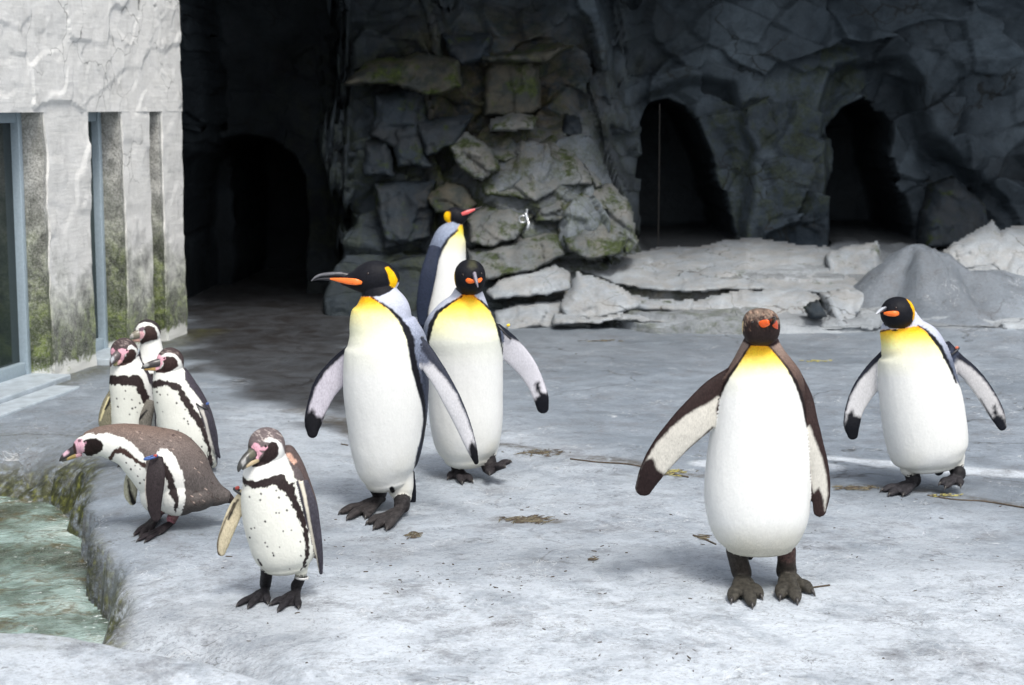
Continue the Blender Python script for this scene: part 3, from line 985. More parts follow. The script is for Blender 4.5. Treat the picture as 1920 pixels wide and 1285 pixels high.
BL = [
 ([(898, 340), (934, 316), (1006, 270), (1039, 249), (1077, 283), (1107, 321), (1115, 350), (1052, 356), (1006, 381), (943, 373), (909, 369)], 11.95, 12.45, .4, 'b_mid', 'large pale sloping slab high on the pile, right of the far penguin', GP_),
 ([(1073, 280), (1098, 293), (1134, 346), (1116, 358), (1100, 330)], 12.1, 12.4, .3, 'b_mid', 'steep narrow stone flanking the right side of the large sloping slab', GP_),
 ([(1113, 352), (1149, 341), (1184, 379), (1193, 421), (1205, 457), (1174, 484), (1138, 440), (1121, 396)], 11.85, 12.2, .4, 'b_mid', 'tall mossy block at the right end of the pile beside the left opening', GP_),
 ([(1022, 376), (1115, 352), (1130, 392), (1052, 412), (1016, 410)], 11.95, 12.2, .3, 'b_mid', 'small mossy block directly under the large sloping slab', GP_),
 ([(1042, 426), (1123, 394), (1184, 440), (1172, 482), (1102, 488), (1063, 474)], 11.75, 12.1, .35, 'b_mid', 'mossy sloping slab at the lower right foot of the pile', GP_),
 ([(872, 409), (909, 390), (959, 377), (1001, 405), (985, 425), (968, 449), (926, 461), (878, 457)], 11.85, 12.1, .35, 'b_mid', 'warm grey boulder directly right of the far penguin neck', GP_),
 ([(960, 420), (1000, 404), (1050, 410), (1046, 430), (1018, 440), (972, 455)], 12.0, 12.15, .3, 'b_mid', 'dark mossy stone right of the metal tap', GP_),
 ([(872, 464), (968, 453), (1018, 430), (1048, 438), (1062, 478), (1001, 508), (909, 529), (872, 510)], 11.6, 12.0, .4, 'b_mid', 'smooth grey rock above the low pale slab', GP_),
 ([(905, 548), (934, 527), (1044, 504), (1073, 516), (1078, 545), (1018, 558), (926, 562)], 11.4, 11.7, .35, 'b_light', 'long low pale boulder at the foot of the pile right of the walking penguin', GP_),
 ([(925, 583), (997, 563), (1052, 558), (1100, 585), (1108, 614), (930, 622)], 11.2, 11.5, .4, 'b_light', 'flat blue grey ledge stone right of the small yellow wing tag', GP_),
 ([(915, 100), (1006, 98), (1018, 199), (997, 216), (940, 220), (901, 222), (909, 144)], 12.3, 12.35, .4, 'b_olive', 'upright brown stained column of rock high in the middle of the cliff', GP_),
 ([(915, 222), (964, 205), (1012, 220), (997, 243), (917, 247)], 12.1, 12.25, .4, 'b_mid', 'blue grey slab under the brown stained column', GP_),
 ([(911, 98), (1039, 79), (1062, 87), (1018, 117), (917, 115)], 12.15, 12.2, .5, 'b_olive', 'pale lintel stone on top of the brown stained column', GP_),
 ([(829, 62), (913, 66), (915, 106), (867, 117), (846, 104)], 12.2, 12.25, .4, 'b_dark', 'dark flat slab near the top edge left of the lintel stone', GP_),
 ([(648, 163), (703, 115), (775, 104), (846, 108), (852, 163), (791, 175), (724, 154)], 12.0, 12.2, .5, 'b_olive', 'olive tinted ledge stone high on the left of the pile', GP_),
 ([(705, 178), (783, 160), (793, 228), (741, 272), (701, 249)], 12.15, 12.3, .4, 'b_dark', 'dark faceted boulder under the olive tinted ledge stone', GP_),
 ([(741, 245), (781, 226), (802, 306), (745, 310)], 12.1, 12.2, .3, 'b_dark', 'leaning dark shard left of the rounded greenish boulder', GP_),
 ([(680, 266), (722, 264), (739, 331), (684, 323)], 12.1, 12.2, .3, 'b_dark', 'small dark green tinged stone at the far left of the pile', GP_),
 ([(783, 228), (877, 222), (850, 272), (804, 289)], 12.1, 12.2, .35, 'b_dark', 'dark wedge of rock above and left of the rounded greenish boulder', GP_),
 ([(844, 274), (875, 256), (917, 279), (932, 312), (901, 335), (865, 314)], 11.95, 12.15, .35, 'b_mid', 'rounded greenish boulder above the far penguin', GP_),
 ([(911, 274), (1008, 264), (997, 289), (951, 306), (924, 297)], 12.15, 12.3, .3, 'b_mid', 'thin pale stone wedged above the large sloping slab', GP_),
 ([(806, 373), (838, 344), (867, 352), (894, 384), (875, 398), (821, 398)], 11.95, 12.1, .3, 'b_olive', 'round brownish boulder touching the head of the far penguin', GP_),
 ([(1060, 214), (1088, 220), (1088, 260), (1054, 251)], 12.45, 12.5, .25, 'b_dark', 'narrow dark stone between the column and the left opening', GP_),
 ([(709, 354), (806, 346), (802, 440), (724, 461)], 12.0, 12.15, .35, 'b_dark', 'dark mossy rock between the front king penguin and the far one', GP_),
 ([(1085, 506), (1150, 490), (1205, 464), (1297, 460), (1407, 446), (1558, 460), (1592, 493), (1620, 527), (1636, 556), (1544, 556), (1361, 548), (1242, 548), (1145, 534)], 11.45, 12.75, .5, 'b_light', 'broad flat pale slab sloping down from the left opening', GL_),
 ([(1050, 575), (1081, 505), (1150, 533), (1200, 552), (1240, 560), (1300, 560), (1300, 592), (1191, 588), (1104, 602), (1056, 596)], 11.2, 11.5, .4, 'b_light', 'brown stained ledge rock between the walking penguin and the brown headed one', GL_),
 ([(1290, 567), (1388, 544), (1512, 539), (1546, 557), (1528, 578), (1500, 601), (1388, 606), (1290, 592)], 11.2, 11.5, .4, 'b_light', 'pale ledge rock directly behind the head of the brown headed penguin', GL_),
 ([(1036, 592), (1104, 600), (1191, 588), (1280, 596), (1395, 604), (1396, 622), (1287, 616), (1191, 608), (1109, 608), (1036, 614)], 11.05, 11.15, .3, 'b_light', 'thin low kerb of rock along the foot of the ledge', GL_),
 ([(1452, 610), (1480, 601), (1556, 592), (1553, 557), (1634, 552), (1627, 575), (1590, 626), (1480, 624)], 11.05, 11.3, .4, 'b_light', 'ledge rock left of the foot of the conical mound', GL_),
 ([(1505, 578), (1540, 567), (1555, 594), (1521, 603)], 10.98, 11.05, .2, 'b_dark', 'small dark broken rock on the ledge right of the brown headed penguin', None),
 ([(1545, 478), (1585, 460), (1650, 448), (1665, 520), (1600, 540), (1552, 515)], 11.85, 12.2, .4, 'b_light', 'rough pale rock left of the top of the conical mound', GL_),
 ([(1762, 472), (1800, 446), (1862, 412), (1885, 440), (1880, 500), (1800, 512)], 11.8, 12.3, .4, 'b_light', 'rough white rock right of the top of the conical mound', GL_),
 ([(1852, 446), (1890, 424), (1950, 420), (1955, 525), (1900, 522), (1856, 500)], 11.7, 12.3, .4, 'b_light', 'pale block cut by the right edge of the picture', GL_),
 ([(1785, 492), (1860, 484), (1955, 500), (1960, 604), (1850, 602), (1805, 560)], 11.3, 11.95, .4, 'b_light', 'cracked pale slab at the right edge behind the conical mound', GL_),
 ([(1728, 466), (1736, 405), (1762, 350), (1806, 330), (1846, 372), (1862, 420), (1850, 466)], 12.80, 13.0, .4, 'b_dark', 'dark lump of rock right of the right opening', None),
]
for k_, (poly, y0_, y1_, T_, mat, label, grp) in enumerate(BL):
    if grp == GP_ and (k_ >= 12 or k_ in (3, 6)):
        cx_, cy_ = np.mean([p[0] for p in poly]), np.mean([p[1] for p in poly])
        poly = [(cx_ + (p[0] - cx_) * 1.22, cy_ + (p[1] - cy_) * 1.2) for p in poly]
    block(poly, y0_, y1_, T_, mat, label, k_ + 1, grp)

# ------------------------------------------------------------------ plastered building on the left
A0 = np.array([-2.57, 8.57, 0.0])
wd = np.array([0.19, 0.982, 0.0])
wd /= np.linalg.norm(wd)
wnrm = np.array([wd[1], -wd[0], 0.0])        # outward, towards the yard

def wl_pt(t, n, z):
    return A0 + wd * t - wnrm * n + np.array([0, 0, z])

def rough_block(t0, t1, n0, n1, z0, z1, res=0.025, amp=0.02, fac=0.0, seed=1, keep_side=True):
    """box t0..t1 along the wall, n0 (outer) .. n1 (inner), z0..z1, skin broken up by relief"""
    def face(o, du, dv, lu, lv):
        nu, nv = max(2, int(lu / res) + 1), max(2, int(lv / res) + 1)
        a, b = np.meshgrid(np.linspace(0, lu, nu), np.linspace(0, lv, nv))
        P = np.array(o)[None] + np.outer(a.ravel(), du) + np.outer(b.ravel(), dv)
        return P, grid_faces(nu, nv)
    lt, ln, lz = t1 - t0, n1 - n0, z1 - z0
    e0, e1, e2 = np.eye(3)
    fs = [face((t0, n0, z0), e0, e2, lt, lz), face((t0, n1, z0), e2, e1 * -1, lz, ln), face((t1, n0, z0), e1, e2, ln, lz),
          face((t0, n0, z0), e1, e0, ln, lt), face((t0, n0, z1), e0, e1, lt, ln)]
    V, F, o = [], [], 0
    for P, f in fs:
        V.append(P)
        F.append(f + o)
        o += len(P)
    V = np.vstack(V)
    F = np.vstack(F)
    Q = V.copy()
    front = smooth(0.03, 0.0, V[:, 1] - n0)
    f1, _, _ = facets(V[:, 0] + 0.04 * vnoise(Q, 3, seed), V[:, 2] + 0.04 * vnoise(Q, 3, seed + 1), (0.46, 0.30), 61, 0.9, 0.45, 0.0, 0.03)
    f2, _, _ = facets(V[:, 0] + 0.04 * vnoise(Q, 7, seed), V[:, 2] + 0.04 * vnoise(Q, 7, seed + 1), (0.20, 0.13), 62, 0.9, 0.35, 0.0, 0.03)
    dn = amp * fbm(Q, 5.0, 4, 63) + front * fac * (0.7 * f1 + 0.4 * f2 - 0.25)
    V[:, 1] -= dn
    V[:, 0] += 0.014 * vnoise(Q, 5, 64) + 0.009 * vnoise(Q, 13, 66)
    Wp = A0[None] + np.outer(V[:, 0], wd) - np.outer(V[:, 1], wnrm)
    Wp[:, 2] += V[:, 2]
    return Wp, F

def slab_box(t0, t1, n0, n1, z0, z1, bev=0.004):
    ts, ns_, zs = (t0, t1), (n0, n1), (z0, z1)
    V = [wl_pt(ts[i], ns_[j], zs[k]) for i in (0, 1) for j in (0, 1) for k in (0, 1)]
    F = [(0, 1, 3, 2), (4, 6, 7, 5), (0, 4, 5, 1), (2, 3, 7, 6), (0, 2, 6, 4), (1, 5, 7, 3)]
    return np.array(V), F

def bevelled(o, w=0.004):
    m = o.modifiers.new('bevel', 'BEVEL')
    m.width = w
    m.segments = 2
    m.limit_method = 'ANGLE'
    return o

bld = thing('building', 'rough white plastered building with tall window slots at the left edge', 'building', tuple(wl_pt(0.8, 0, 0)))
borg = np.array(bld.location)
def bpart(name, VF, mat, shade=False, parent=None):
    return mesh_obj(name, VF[0], VF[1], M[mat], parent or bld, borg, shade)
bpart('wall', rough_block(-2.6, 2.46, 0.0, 1.6, 1.43, 3.6, 0.012, 0.005, 0.013, 3), 'plaster')
for k, (a, b) in enumerate([(0.55, 1.07), (1.54, 1.92), (2.13, 2.45)]):
    bpart('pillar', rough_block(a, b, 0.002, 0.30, -0.05, 1.45, 0.018, 0.006, 0.010, 7 + k), 'plaster')
    # mossy face of the window reveal, facing the camera
    bpart('window_reveal', rough_block(a - 0.035, a - 0.003, 0.012, 0.5, -0.05, 1.44, 0.03, 0.004, 0.0, 9 + k), 'reveal')
bpart('wall_core', slab_box(-2.6, 2.40, 0.55, 1.6, -0.1, 1.45), 'plaster')
# windows: glass in a pale blue grey frame
for (a, b) in [(-2.4, 0.50), (1.10, 1.49), (1.95, 2.08)]:
    w = bpart('window', slab_box(a, b, 0.165, 0.175, 0.09, 1.40), 'glass')
    mesh_obj('frame', *slab_box(b - 0.03, b + 0.012, 0.12, 0.20, 0.03, 1.43), M['frame'], w)
    mesh_obj('frame', *slab_box(a - 0.01, b - 0.03, 0.13, 0.20, 0.03, 0.10), M['frame'], w)
    mesh_obj('frame', *slab_box(a - 0.01, b - 0.03, 0.13, 0.20, 1.375, 1.43), M['frame'], w)
    for ch in [c for c in bpy.data.objects if c.parent == w]:
        ch.data.transform(__import__('mathutils').Matrix.Translation(-Vector(borg)))
        bevelled(ch)
for (a, b) in [(-2.4, 0.53), (1.09, 1.52)]:
    bevelled(bpart('window_sill', slab_box(a, b, -0.10, 0.16, -0.04, 0.035), 'sill'), 0.008)
bevelled(bpart('doorstep', slab_box(-2.4, 0.30, -0.26, -0.105, -0.06, 0.012), 'sill'), 0.008)

# ------------------------------------------------------------------ penguins
class Bird:
    def __init__(self, label, Y, base_px, voxel, group, cat='penguin'):
        self.label, self.Y, self.voxel = label, Y, voxel
        self.s = Y / FPX
        self.comps = []
        self.layers = []
        self.base = {}
        self.root = thing('penguin', label, cat, tuple(base_px), group)
        self.org = np.array(base_px, float)
    def P(self, x, y, dy=0.0):
        return W(x, y, self.Y + dy)
    def body(self, part, st, depth=1.0, power=2.0, m=48, n=48, cap=(1, 1), dy=0.0, thick=None):
        """rows x, y, halfwidth [, extra dy]"""
        rows = []
        for r in st:
            ddy = dy + (r[3] if len(r) > 3 else 0.0)
            hw = r[2] * self.s
            rows.append([*self.P(r[0], r[1], ddy), hw, (thick if thick else hw * depth)])
        if thick:
            rows[-1][4] *= 0.6
        if thick:
            cap = (cap[0], max(cap[1], 0.95 * rows[-1][3] / min(rows[-1][3], rows[-1][4])))
        self.comps.append((part, *loft(rows, (0, 1, 0), m, n, power, cap)))
    def ball(self, part, x, y, rx, ry, depth, dy=0.0, rot=0.0, power=2.0):
        self.comps.append((part, *ellip(self.P(x, y, dy), (rx * self.s, depth, ry * self.s), rot, power=power)))
    def tube3(self, part, rows, ref=(0, 0, 1), m=14, n=14, cap=(1, 1)):
        self.comps.append((part, *loft(rows, ref, m, n, 2.0, cap)))
    def leg(self, x, y, hw, ankle, r_ankle, dy=0.0):
        a = np.array(ankle)
        p = self.P(x, y, dy)
        self.tube3('leg', [[*p, hw * self.s, hw * self.s], [*(p * 0.5 + a * 0.5), (hw * self.s + r_ankle) / 2 * 0.97, (hw * self.s + r_ankle) / 2],
                           [*(a + [0, 0, 0.012]), r_ankle * 1.06, r_ankle * 1.05], [*(a + [0, 0, 0.002]), r_ankle, r_ankle]], ref=(0, 1, 0.01), m=20, n=24, cap=(.5, .6))
        return a
    def foot(self, ankle, tips, r, claw=0.02, lift=0.0):
        """ankle and toe tips are points on the ground (or in the air)"""
        a = np.array(ankle, float)
        self.tips = []
        pts = []
        for t in tips:
            t = np.array(t, float)
            d = t - a
            L = np.linalg.norm(d)
            u = d / L
            z = np.array([0, 0, 1.0])
            rows = [[*(a - u * r * 0.6 + z * r * 1.25), r * 0.9, r * 0.8], [*(a + d * 0.25 + z * r * 1.15), r * 0.95, r * 0.85],
                    [*(a + d * 0.5 + z * r * 0.9), r * 0.88, r * 0.72], [*(a + d * 0.72 + z * r * 0.95), r * 1.0, r * 0.75], [*(a + d * 0.88 + z * r * 0.72), r * 0.86, r * 0.62], [*(a + d * 0.97 + z * r * 0.5), r * 0.6, r * 0.42]]
            self.tube3('foot', rows, (0, 0, 1), 20, 16)
            # claw: its own small horn
            c0 = a + d * 0.96 + z * r * 0.55
            rows = [[*c0, r * .34, r * .34], [*(c0 + u * claw * .5 + z * .001), r * .27, r * .3], [*(c0 + u * claw - z * r * .42), r * .08, r * .08]]
            v, f = loft(rows, (0, 0, 1), 8, 8)
            mesh_obj('claw', v, f, M['claw'], self.root, self.org)
            pts.append(a + d * 0.80)
        # web between the toes
        for p, q in zip(pts[:-1], pts[1:]):
            mid = (p + q) / 2 * 0.86 + a * 0.14
            ring = [a, a * .4 + p * .6, p, mid, q, a * .4 + q * .6]
            lo = np.array([w + [0, 0, r * 0.18] for w in ring])
            hi = np.array([w + [0, 0, r * (0.95 if k in (0,) else 0.62)] for k, w in enumerate(ring)])
            n = len(ring)
            V = np.vstack([lo, hi])
            c0, c1 = lo.mean(0), hi.mean(0)
            V = np.vstack([V, c0, c1])
            F = []
            # orient by sign of area
            ar = sum(ring[k][0] * ring[(k + 1) % n][1] - ring[(k + 1) % n][0] * ring[k][1] for k in range(n))
            for k in range(n):
                k2 = (k + 1) % n
                if ar > 0:
                    F += [(k, k2, n + k2, n + k), (2 * n, k2, k), (2 * n + 1, n + k, n + k2)]
                else:
                    F += [(k2, k, n + k, n + k2), (2 * n, k, k2), (2 * n + 1, n + k2, n + k)]
            self.comps.append(('foot', V, F))
    def paint(self, parts, poly, col, soft=1.2, amp=1.2, cut=-0.15, fs=90.0, kind='poly'):
        self.layers.append((parts, poly, col, soft, amp, cut, fs, kind))
    def line(self, parts, pts, col, soft=1.2, amp=0.8, cut=-0.15, fs=90.0):
        self.layers.append((parts, pts, col, soft, amp, cut, fs, 'line'))
    @staticmethod
    def color_at(col, y):
        if isinstance(col, list):
            ysx = [c[0] for c in col]
            L = np.array([lin(c[1]) for c in col])
            return np.stack([np.interp(y, ysx, L[:, k]) for k in range(3)], 1)
        return np.broadcast_to(lin(col), (len(y), 3))
    def build(self):
        V, F = merge([(v, f) for _, v, f in self.comps])
        me = bpy.data.meshes.new('tmp')
        me.from_pydata([tuple(p) for p in (V - self.org)], [], F)
        o = bpy.data.objects.new('tmp', me)
        C.objects.link(o)
        m = o.modifiers.new('r', 'REMESH')
        m.mode = 'VOXEL'
        m.voxel_size = self.voxel
        s = o.modifiers.new('s', 'SMOOTH')
        s.factor = 0.5
        s.iterations = 5
        dg = bpy.context.evaluated_depsgraph_get()
        ev = o.evaluated_get(dg)
        out = bpy.data.meshes.new_from_object(ev, depsgraph=dg)
        bpy.data.objects.remove(o)
        bpy.data.meshes.remove(me)
        n = len(out.vertices)
        co = np.empty(n * 3)
        out.vertices.foreach_get('co', co)
        co = co.reshape(-1, 3)
        nr = np.empty(n * 3)
        out.vertices.foreach_get('normal', nr)
        nr = nr.reshape(-1, 3)
        fz = vnoise(co, 230, 41) * 0.00040 + vnoise(co * [1, 1, .4], 60, 42) * 0.00045
        co = co + nr * fz[:, None]
        out.vertices.foreach_set('co', co.ravel())
        Wc = co + self.org
        self.top = Wc[:, 2].max()
        # which component is each vertex from
        names = sorted({c[0] for c in self.comps})
        kd = KDTree(sum(len(c[1]) for c in self.comps))
        lab = []
        i = 0
        for part, v, f in self.comps:
            for p in v:
                kd.insert(p, i)
                i += 1
            lab += [names.index(part)] * len(v)
        kd.balance()
        lab = np.array(lab)
        pid = np.fromiter((lab[kd.find(p)[1]] for p in Wc), int, n)
        x, y = project(Wc)
        view = CAMP - Wc
        view /= np.linalg.norm(view, axis=1)[:, None]
        facing = (nr * view).sum(1)
        col = np.zeros((n, 3))
        for k, nm in enumerate(names):
            msk = pid == k
            col[msk] = self.color_at(self.base.get(nm, self.base.get('*')), y[msk])
        for parts, poly, c, soft, amp, cut, fs, kind in self.layers:
            pm = np.isin(pid, [names.index(p) for p in parts if p in names]) if parts else np.ones(n, bool)
            pm &= facing > cut - 0.1
            idx = np.nonzero(pm)[0]
            if not len(idx):
                continue
            xx, yy = x[idx], y[idx]
            d = sdist(poly, xx, yy) if kind == 'poly' else strokedist(poly, xx, yy)
            if parts and parts[0].startswith('flip'):
                amp, soft = amp * 0.5, soft * 1.5
            if amp:
                d = d + amp * (vnoise(co[idx], fs, 5) + 0.8 * vnoise(co[idx] * [1, 1, .5], fs * 2.6, 6))
            a = np.clip(0.5 - d / (2 * soft), 0, 1) * np.clip((facing[idx] - (cut - 0.1)) / 0.1, 0, 1)
            cc = self.color_at(c, yy)
            col[idx] = col[idx] * (1 - a[:, None]) + cc * a[:, None]
        white_ = smooth(0.35, 0.6, col.min(1))
        col *= (1 + (0.07 - 0.055 * white_) * vnoise(co, 60, 8) + (0.10 - 0.075 * white_) * vnoise(co, 190, 9))[:, None]
        col = np.clip(col * (0.88 - 0.10 * white_[:, None]), 0.002, 0.70)
        # a trace of dirt low on the white fronts
        foot_ = np.isin(pid, [k for k, nm in enumerate(names) if nm in ('foot', 'leg')])
        low_ = smooth(0.34, 0.0, (Wc[:, 2] - self.org[2]) / (self.top - self.org[2])) * white_
        dirt_ = np.clip(low_ * (0.35 + 0.6 * fbm(co, 14, 3, 12)), 0, 1)[:, None]
        col = col * (1 - dirt_ * 0.28 * np.array([0.7, 0.85, 1.4]))
        col = np.where(foot_[:, None], col * (0.62 + 0.5 * (fbm(co * [1, 1, 1.6], 110, 3, 14)[:, None])) + 0.004, col)
        add_colors(out, col)
        out.materials.clear()
        out.materials.append(M['plumage'])
        out.polygons.foreach_set('use_smooth', [True] * len(out.polygons))
        out.name = 'body'
        bo = bpy.data.objects.new('body', out)
        link(bo, self.root)
        self.bvh = BVHTree.FromPolygons([Vector(p) for p in Wc], [tuple(p.vertices) for p in out.polygons])
        return bo
    def surf(self, px, py):
        d = Vector(ray(px, py)).normalized()
        h = self.bvh.ray_cast(Vector(CAMP), d)
        return None if h[0] is None else (np.array(h[0]), np.array(h[1]))
    def eye(self, px, py, r=0.005, ring=None):
        h = self.surf(px, py)
        if not h:
            return
        p, nn = h
        v, f = ellip(p - nn * r * 0.35, (r, r, r), nu=16, nv=10)
        mesh_obj('eye', v, f, M['eye'], self.root, self.org)
    def piece(self, name, comps, col, mat='beak'):
        """horn piece as child: comps list of (rows (x,y,hw,dy), depth) ; col list per comp"""
        Vs, Cs = [], []
        for (rows, depth), c in zip(comps, col):
            rr = [[*self.P(r[0], r[1], r[3] if len(r) > 3 else 0.0), r[2] * self.s, r[2] * self.s * depth] for r in rows]
            v, f = loft(rr, (0, 1, 0.001), 18, 18, 2.0, (.6, .9))
            Vs.append((v, f))
            px_, py_ = project(v)
            if isinstance(c, dict):
                base = np.tile(lin(c['base']), (len(v), 1))
                for poly, cc in c['spots']:
                    a = np.clip(0.5 - (sdist(poly, px_, py_) + 0.8 * vnoise(v, 200, 3)) / 2, 0, 1)[:, None]
                    base = base * (1 - a) + lin(cc) * a
                Cs.append(base)
            else:
                Cs.append(np.tile(lin(c), (len(v), 1)))
        V, F = merge(Vs)
        return mesh_obj(name, V, F, M[mat], self.root, self.org, colors=np.vstack(Cs))
    def band(self, x, y, dirx, diry, hw, mat, dy=0.0, tagx=0, tagy=0, tmat=None, name='flipper_band', thick=0.02):
        """ring round a limb seen edge on, with a small tag"""
        c = self.P(x, y, dy)
        d = np.array([dirx, 0, -diry], float)
        d /= np.linalg.norm(d)
        ax = np.cross(d, [0, 1, 0])
        V, F = [], []
        nn = 20
        for i in range(nn):
            a = 2 * math.pi * i / nn
            rad = d * math.cos(a) * hw * self.s + np.array([0, 1, 0]) * math.sin(a) * thick
            un = rad / np.linalg.norm(rad)
            for k in range(6):
                b = 2 * math.pi * k / 6
                V.append(c + rad + un * 0.0025 * math.cos(b) + ax * 0.004 * math.sin(b))
        for i in range(nn):
            for k in range(6):
                F.append((i * 6 + k, i * 6 + (k + 1) % 6, ((i + 1) % nn) * 6 + (k + 1) % 6, ((i + 1) % nn) * 6 + k))
        ob = mesh_obj(name, np.array(V), F, M[mat], self.root, self.org)
        if tmat:
            v, f = ellip(self.P(x + tagx, y + tagy, dy - 0.012), (0.007, 0.004, 0.005), 0.4, 12, 8, power=3.0)
            mesh_obj('band_tag', v, f, M[tmat], ob, self.org)
        return ob

def depth_at(px, py):
    return G(px, py)[1]

WHT = (233, 234, 231)
BLK = (20, 21, 27)
GRY = (112, 120, 138)
LGR = (190, 195, 208)
KG = 'king penguins walking on the rock yard'
HG = 'spotted penguins standing beside the pond'
TORSO = ['torso']
FOOT_C = (62, 58, 58)

# ---- king penguin, front left, head in profile to the left
b = Bird('large king penguin in front, head in profile with long beak pointing left', depth_at(735, 958), G(735, 958), 0.0032, KG)
b.base = {'torso': [(540, (205, 209, 222)), (600, (172, 178, 196)), (640, (120, 128, 146)), (720, (70, 76, 92)), (900, (62, 68, 82))], 'head': BLK, 'flipL': (188, 184, 194), 'flipR': (200, 200, 204), 'leg': (48, 45, 46), 'foot': FOOT_C, 'tail': (30, 32, 40), 'thigh': WHT}
b.body('torso', [(712, 548, 34), (716, 575, 52), (715, 600, 60), (720, 622, 68), (725, 650, 78), (724, 690, 81), (724, 730, 81), (725, 770, 78), (725, 810, 73), (724, 850, 66), (724, 880, 56), (728, 903, 42)], 0.92, 2.1, 60, 64, (.5, .5))
b.body('head', [(733, 526, 22), (720, 523, 31), (702, 522, 33.5), (682, 524, 29), (666, 526, 20), (652, 526, 13), (641, 526, 9)], 0.82, 2.0, 30, 36, (.9, .6))
b.body('torso', [(712, 540, 28), (716, 560, 38), (718, 580, 50)], 0.85)
b.body('flipL', [(672, 660, 22, .02), (643, 688, 26, .04), (612, 724, 25, .03), (594, 765, 20, .02), (587, 793, 17, .01), (586, 812, 11, 0)], cap=(.5, .9), thick=0.012, power=2.3)
b.body('flipR', [(768, 628, 12, -.02), (788, 652, 17, -.055), (805, 679, 19, -.08), (830, 718, 18, -.11), (853, 762, 17, -.13), (872, 806, 14, -.14), (885, 842, 10, -.15), (893, 867, 5, -.15)], cap=(.5, .9), thick=0.012, power=2.3)
b.body('tail', [(768, 885, 10, .12), (771, 915, 10, .13), (772, 938, 9, .14)], thick=0.008, dy=0.0)
b.body('thigh', [(705, 888, 26), (704, 906, 20)], .9)
b.body('thigh', [(748, 890, 28), (752, 918, 24), (755, 932, 18)], .9)
a1 = G(712, 944) + [0, 0, 0.03]
a2 = G(754, 968) + [0, 0, 0.03]
b.leg(704, 905, 17, a1, 0.026)
b.leg(754, 932, 17, a2, 0.028)
b.foot(G(712, 948), [G(638, 966), G(652, 977), G(686, 974)], 0.019)
b.foot(G(752, 968), [G(690, 985), G(702, 995), G(726, 996)], 0.019)
b.paint(TORSO, [(560, 700), (600, 560), (668, 556), (697, 556), (720, 572), (737, 587), (755, 610), (764, 632), (767, 655), (772, 690), (781, 722), (789, 750), (794, 785), (789, 820), (781, 850), (775, 885), (770, 950), (600, 950)],
        [(554, (250, 146, 8)), (566, (250, 176, 30)), (578, (246, 208, 96)), (592, (240, 228, 168)), (615, (236, 236, 204)), (655, (234, 235, 222)), (710, WHT)], 1.2, 1.0, -0.6)
b.line(TORSO, [(694, 556, 1), (712, 567, 2), (730, 579, 3), (748, 596, 4), (762, 617, 6), (770, 640, 7.5), (773, 665, 6), (780, 700, 6), (788, 732, 5), (796, 765, 3), (797, 795, 3), (792, 825, 2.5), (784, 855, 2), (777, 890, 1.5)], (18, 19, 26), 1.4, 1.2)
b.paint(['head'], [(722, 502), (728, 500), (738, 510), (746, 525), (743, 537), (736, 545), (730, 543), (731, 530), (727, 515)], (250, 180, 12), 0.8, 0.5)
b.paint(['head'], [(738, 545), (746, 530), (760, 530), (760, 600), (700, 600), (700, 557), (720, 553)], (205, 209, 222), 1.0, 0.3)
b.paint(TORSO, [(660, 556), (660, 520), (735, 520), (745, 535), (730, 548), (712, 556), (697, 557)], BLK, 1.0, 0.4, -0.9)
b.line(['flipL'], [(652, 648, 9), (628, 668, 9), (606, 692, 7), (588, 724, 5), (577, 760, 3.5), (572, 790, 3)], (25, 27, 36), 1.5, 1.5)
b.paint(['flipL'], [(566, 800), (574, 778), (586, 765), (592, 778), (607, 786), (604, 830), (566, 832)], (14, 15, 20), 2.5, 3)
b.line(['flipL'], [(622, 762, 1.5), (606, 785, 2.5)], (25, 27, 36), 1.5, 1.0)
b.paint(['flipR'], [(760, 610), (800, 640), (812, 668), (806, 684), (793, 686), (780, 680), (765, 650)], (88, 94, 110), 4, 2, -1.2)
b.line(['flipR'], [(790, 640, 10), (815, 672, 11), (840, 704, 8), (861, 738, 6), (877, 775, 5), (890, 815, 3.5), (897, 850, 3), (898, 875, 3)], (42, 46, 58), 2, 1.5, -1.2)
b.paint(['flipR'], [(878, 842), (884, 826), (892, 838), (905, 850), (900, 890), (885, 880)], (14, 15, 20), 2, 2.0, -1.2)
b.line(['thigh'], [(697, 900, 7)] * 2 + [(698, 897, 6)], (14, 14, 16), 1, 1.0)
b.line(['thigh', 'torso'], [(735, 917, 5), (736, 920, 5)], (14, 14, 16), 1, 0.8)
b.build()
b.eye(690, 513, 0.0045)
b.piece('upper_beak', [([(656, 520, 8), (640, 516, 6.5), (620, 514.5, 4.8), (603, 516, 3.4), (592, 520, 2.2), (584, 527, 1)], .8)], [{'base': (28, 28, 34), 'spots': [([(580, 530), (592, 514), (640, 510), (640, 513), (600, 518)], (95, 95, 100))]}])
b.piece('lower_beak', [([(640, 526, 5), (618, 523.5, 3.4), (600, 523.5, 2), (588, 526, .8)], .8)], [(26, 26, 32)])
b.piece('beak_plate', [([(678, 530.5, 3.2, -.045), (668, 529, 6, -.05), (652, 527.5, 6, -.035), (634, 525, 4, -.018), (619, 523.3, 1.6, -.004)], .45)], [(248, 122, 48)])

